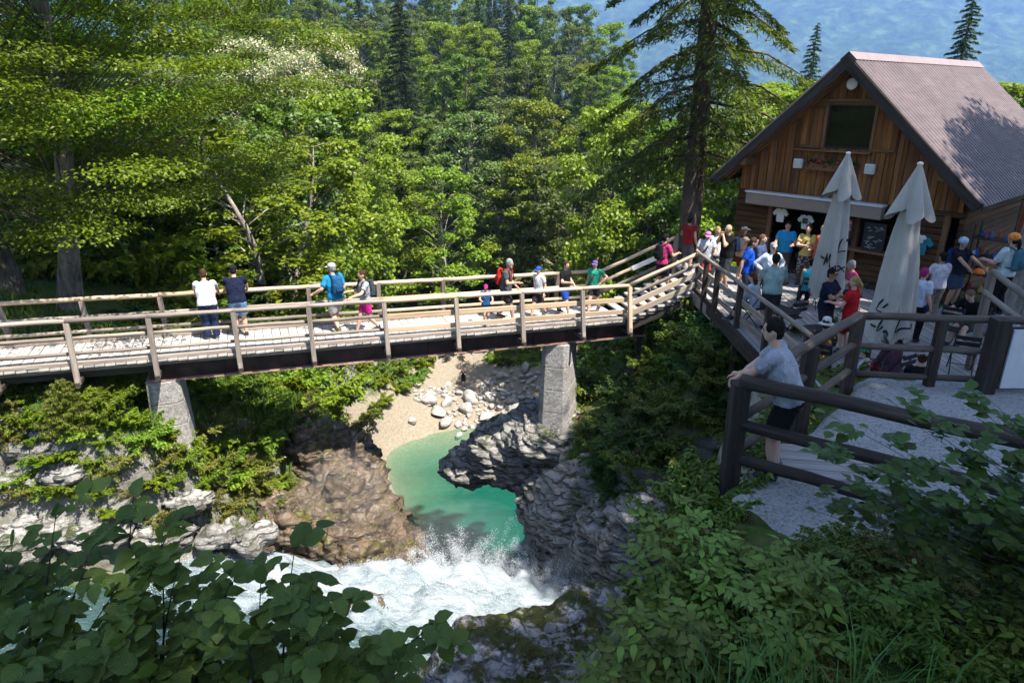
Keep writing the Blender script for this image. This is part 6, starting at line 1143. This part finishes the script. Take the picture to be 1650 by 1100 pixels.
hp_ = p + Matrix.Rotation(math.pi + .35, 3, 'Z') @ Vector((0, .58, 1.06)); T = thing('held_helmet', 'orange climbing helmet carried by the man in the dark shirt', 'helmet', hp_); MB().ell((0, 0, 0), (.12, .14, .10), 16, 10).build('shell', plain('helmet_orange', (.70, .17, .02), .3, .05), T, True); MB().loft([(0, 0, -.02), (0, 0, -.05)], [.125, .12], [.145, .14], 16, (1, 0, 0)).build('rim', fabric((.05, .05, .05)), T, True)
a_, c_ = ray(1637, 377); yy = 14.6; gzz = gz(a_ * yy, yy) + .05; hh_ = c_ * yy - gzz; person('woman in an orange helmet, pale top and black trousers with a patterned backpack', Vector((a_ * yy, yy, gzz)), .3, min(1.95, max(1.6, hh_)), (.50, .58, .58), BLK, 'stand', ('bent', 'down'), .7, 1.0, 0, SK1, HD, 'pony', ((.75, .20, .02), 'helmet'), (.06, .16, .20))
# the man at the lookout
lk = Vector((2.72, 6.52, 0)); lk.z = gz(lk.x, lk.y) + .05
rd = (P0 - P1).normalized(); perp = Vector((rd.y, -rd.x, 0)) 
person('man in a grey shirt and black shorts leaning on the lookout fence', Vector((2.80, 6.40, -3.88)), 1.12, 1.78, (.36, .38, .43), (.014, .014, .016), 'stand', (((-.02, .275, .605), (1, .3, -.6)), ((-.04, .255, .615), (1, .3, -.6))), .55, .47, .36, SK1, HD, 'short', None, None, (.09, .11, .12), 1.12, nod=-.05, socks=(.5, .5, .52), fine=True, look=.1)
# the visitor down on the beach
bp2 = Vector((-4.26, 55, gz(-4.26, 55))); person('person in black raising a camera on the sandy beach', bp2, math.pi, 1.72, BLK, BLK, 'stand', ('face', 'face'), .5, .45, 0, SK1, HD, 'short')
# tables
def table(x, y, lab):
    t_ = thing('bistro_table', lab, 'table', (x, y, TZ), .3, 'round tables on the terrace'); mb = MB(); mb.loft([(0, 0, .70), (0, 0, .725)], [.34, .34], n=24); mb.build('top', M_CHR, t_); MB().tube((0, 0, .02), (0, 0, .7), .025, None, 8).build('column', M_CHR, t_)
    for k in range(3): a = k * 2.094; MB().tube((0, 0, .06), (math.cos(a) * .3, math.sin(a) * .3, .012), .014, None, 6).build('foot', M_CHR, t_)
for (x, y), lab in zip(((6.6, 16.6), (7.3, 13.0), (6.15, 12.9), (8.4, 14.0), (5.9, 14.2)), ('black round table by the rail side of the terrace', 'black round table between the two parasols', 'black round table at the terrace corner by the hat wearer', 'black round table by the man holding his head', 'black round table behind the shrubs at the rail')): table(x, y, lab)
for (u, v, yw), lab in zip(((1268, 540, .4), (1545, 600, -.5), (1520, 560, 2.4)), ('empty black folding chair near the terrace rail', 'empty black folding chair by the thick fence post', 'empty black folding chair facing the leopard print trousers')):
    q = atz(u, v, TZ); seat((q.x, q.y, TZ), yw, lab)
# ------------------------------------------------------------------ the air
t = NT('haze_air'); t.n.remove(t.p); pv = t.add('VolumePrincipled'); pv.inputs['Color'].default_value = (.28, .50, .95, 1); pv.inputs['Density'].default_value = .00021; pv.inputs['Anisotropy'].default_value = .2; t.l(pv.outputs[0], t.out.inputs['Volume'])
mb = MB(); mb.box((1500, 2400, 320), (14000, 12000, 780)); hz_ = mb.build('haze', t.m); tag(hz_, 'pale blue summer haze over the valley', 'haze', kind='stuff')
t = NT('mist_air'); t.n.remove(t.p); pv = t.add('VolumePrincipled'); pv.inputs['Color'].default_value = (1, 1, 1, 1); pv.inputs['Density'].default_value = .06; t.l(pv.outputs[0], t.out.inputs['Volume'])
for c, r_, lab in (((-4.4, 15.6, -10.2), (1.3, .9, 1.5), 'faint spray mist drifting over the wet cliff'), ((-1.0, 14.6, -10.6), (1.6, .8, 1.0), 'faint spray mist hanging above the waterfall lip')):
    mb = MB(); mb.ell(c, r_, 24, 16); tag(mb.build('mist', t.m, None, True), lab, 'mist', kind='stuff')
bpy.data.scenes.remove(TMP)
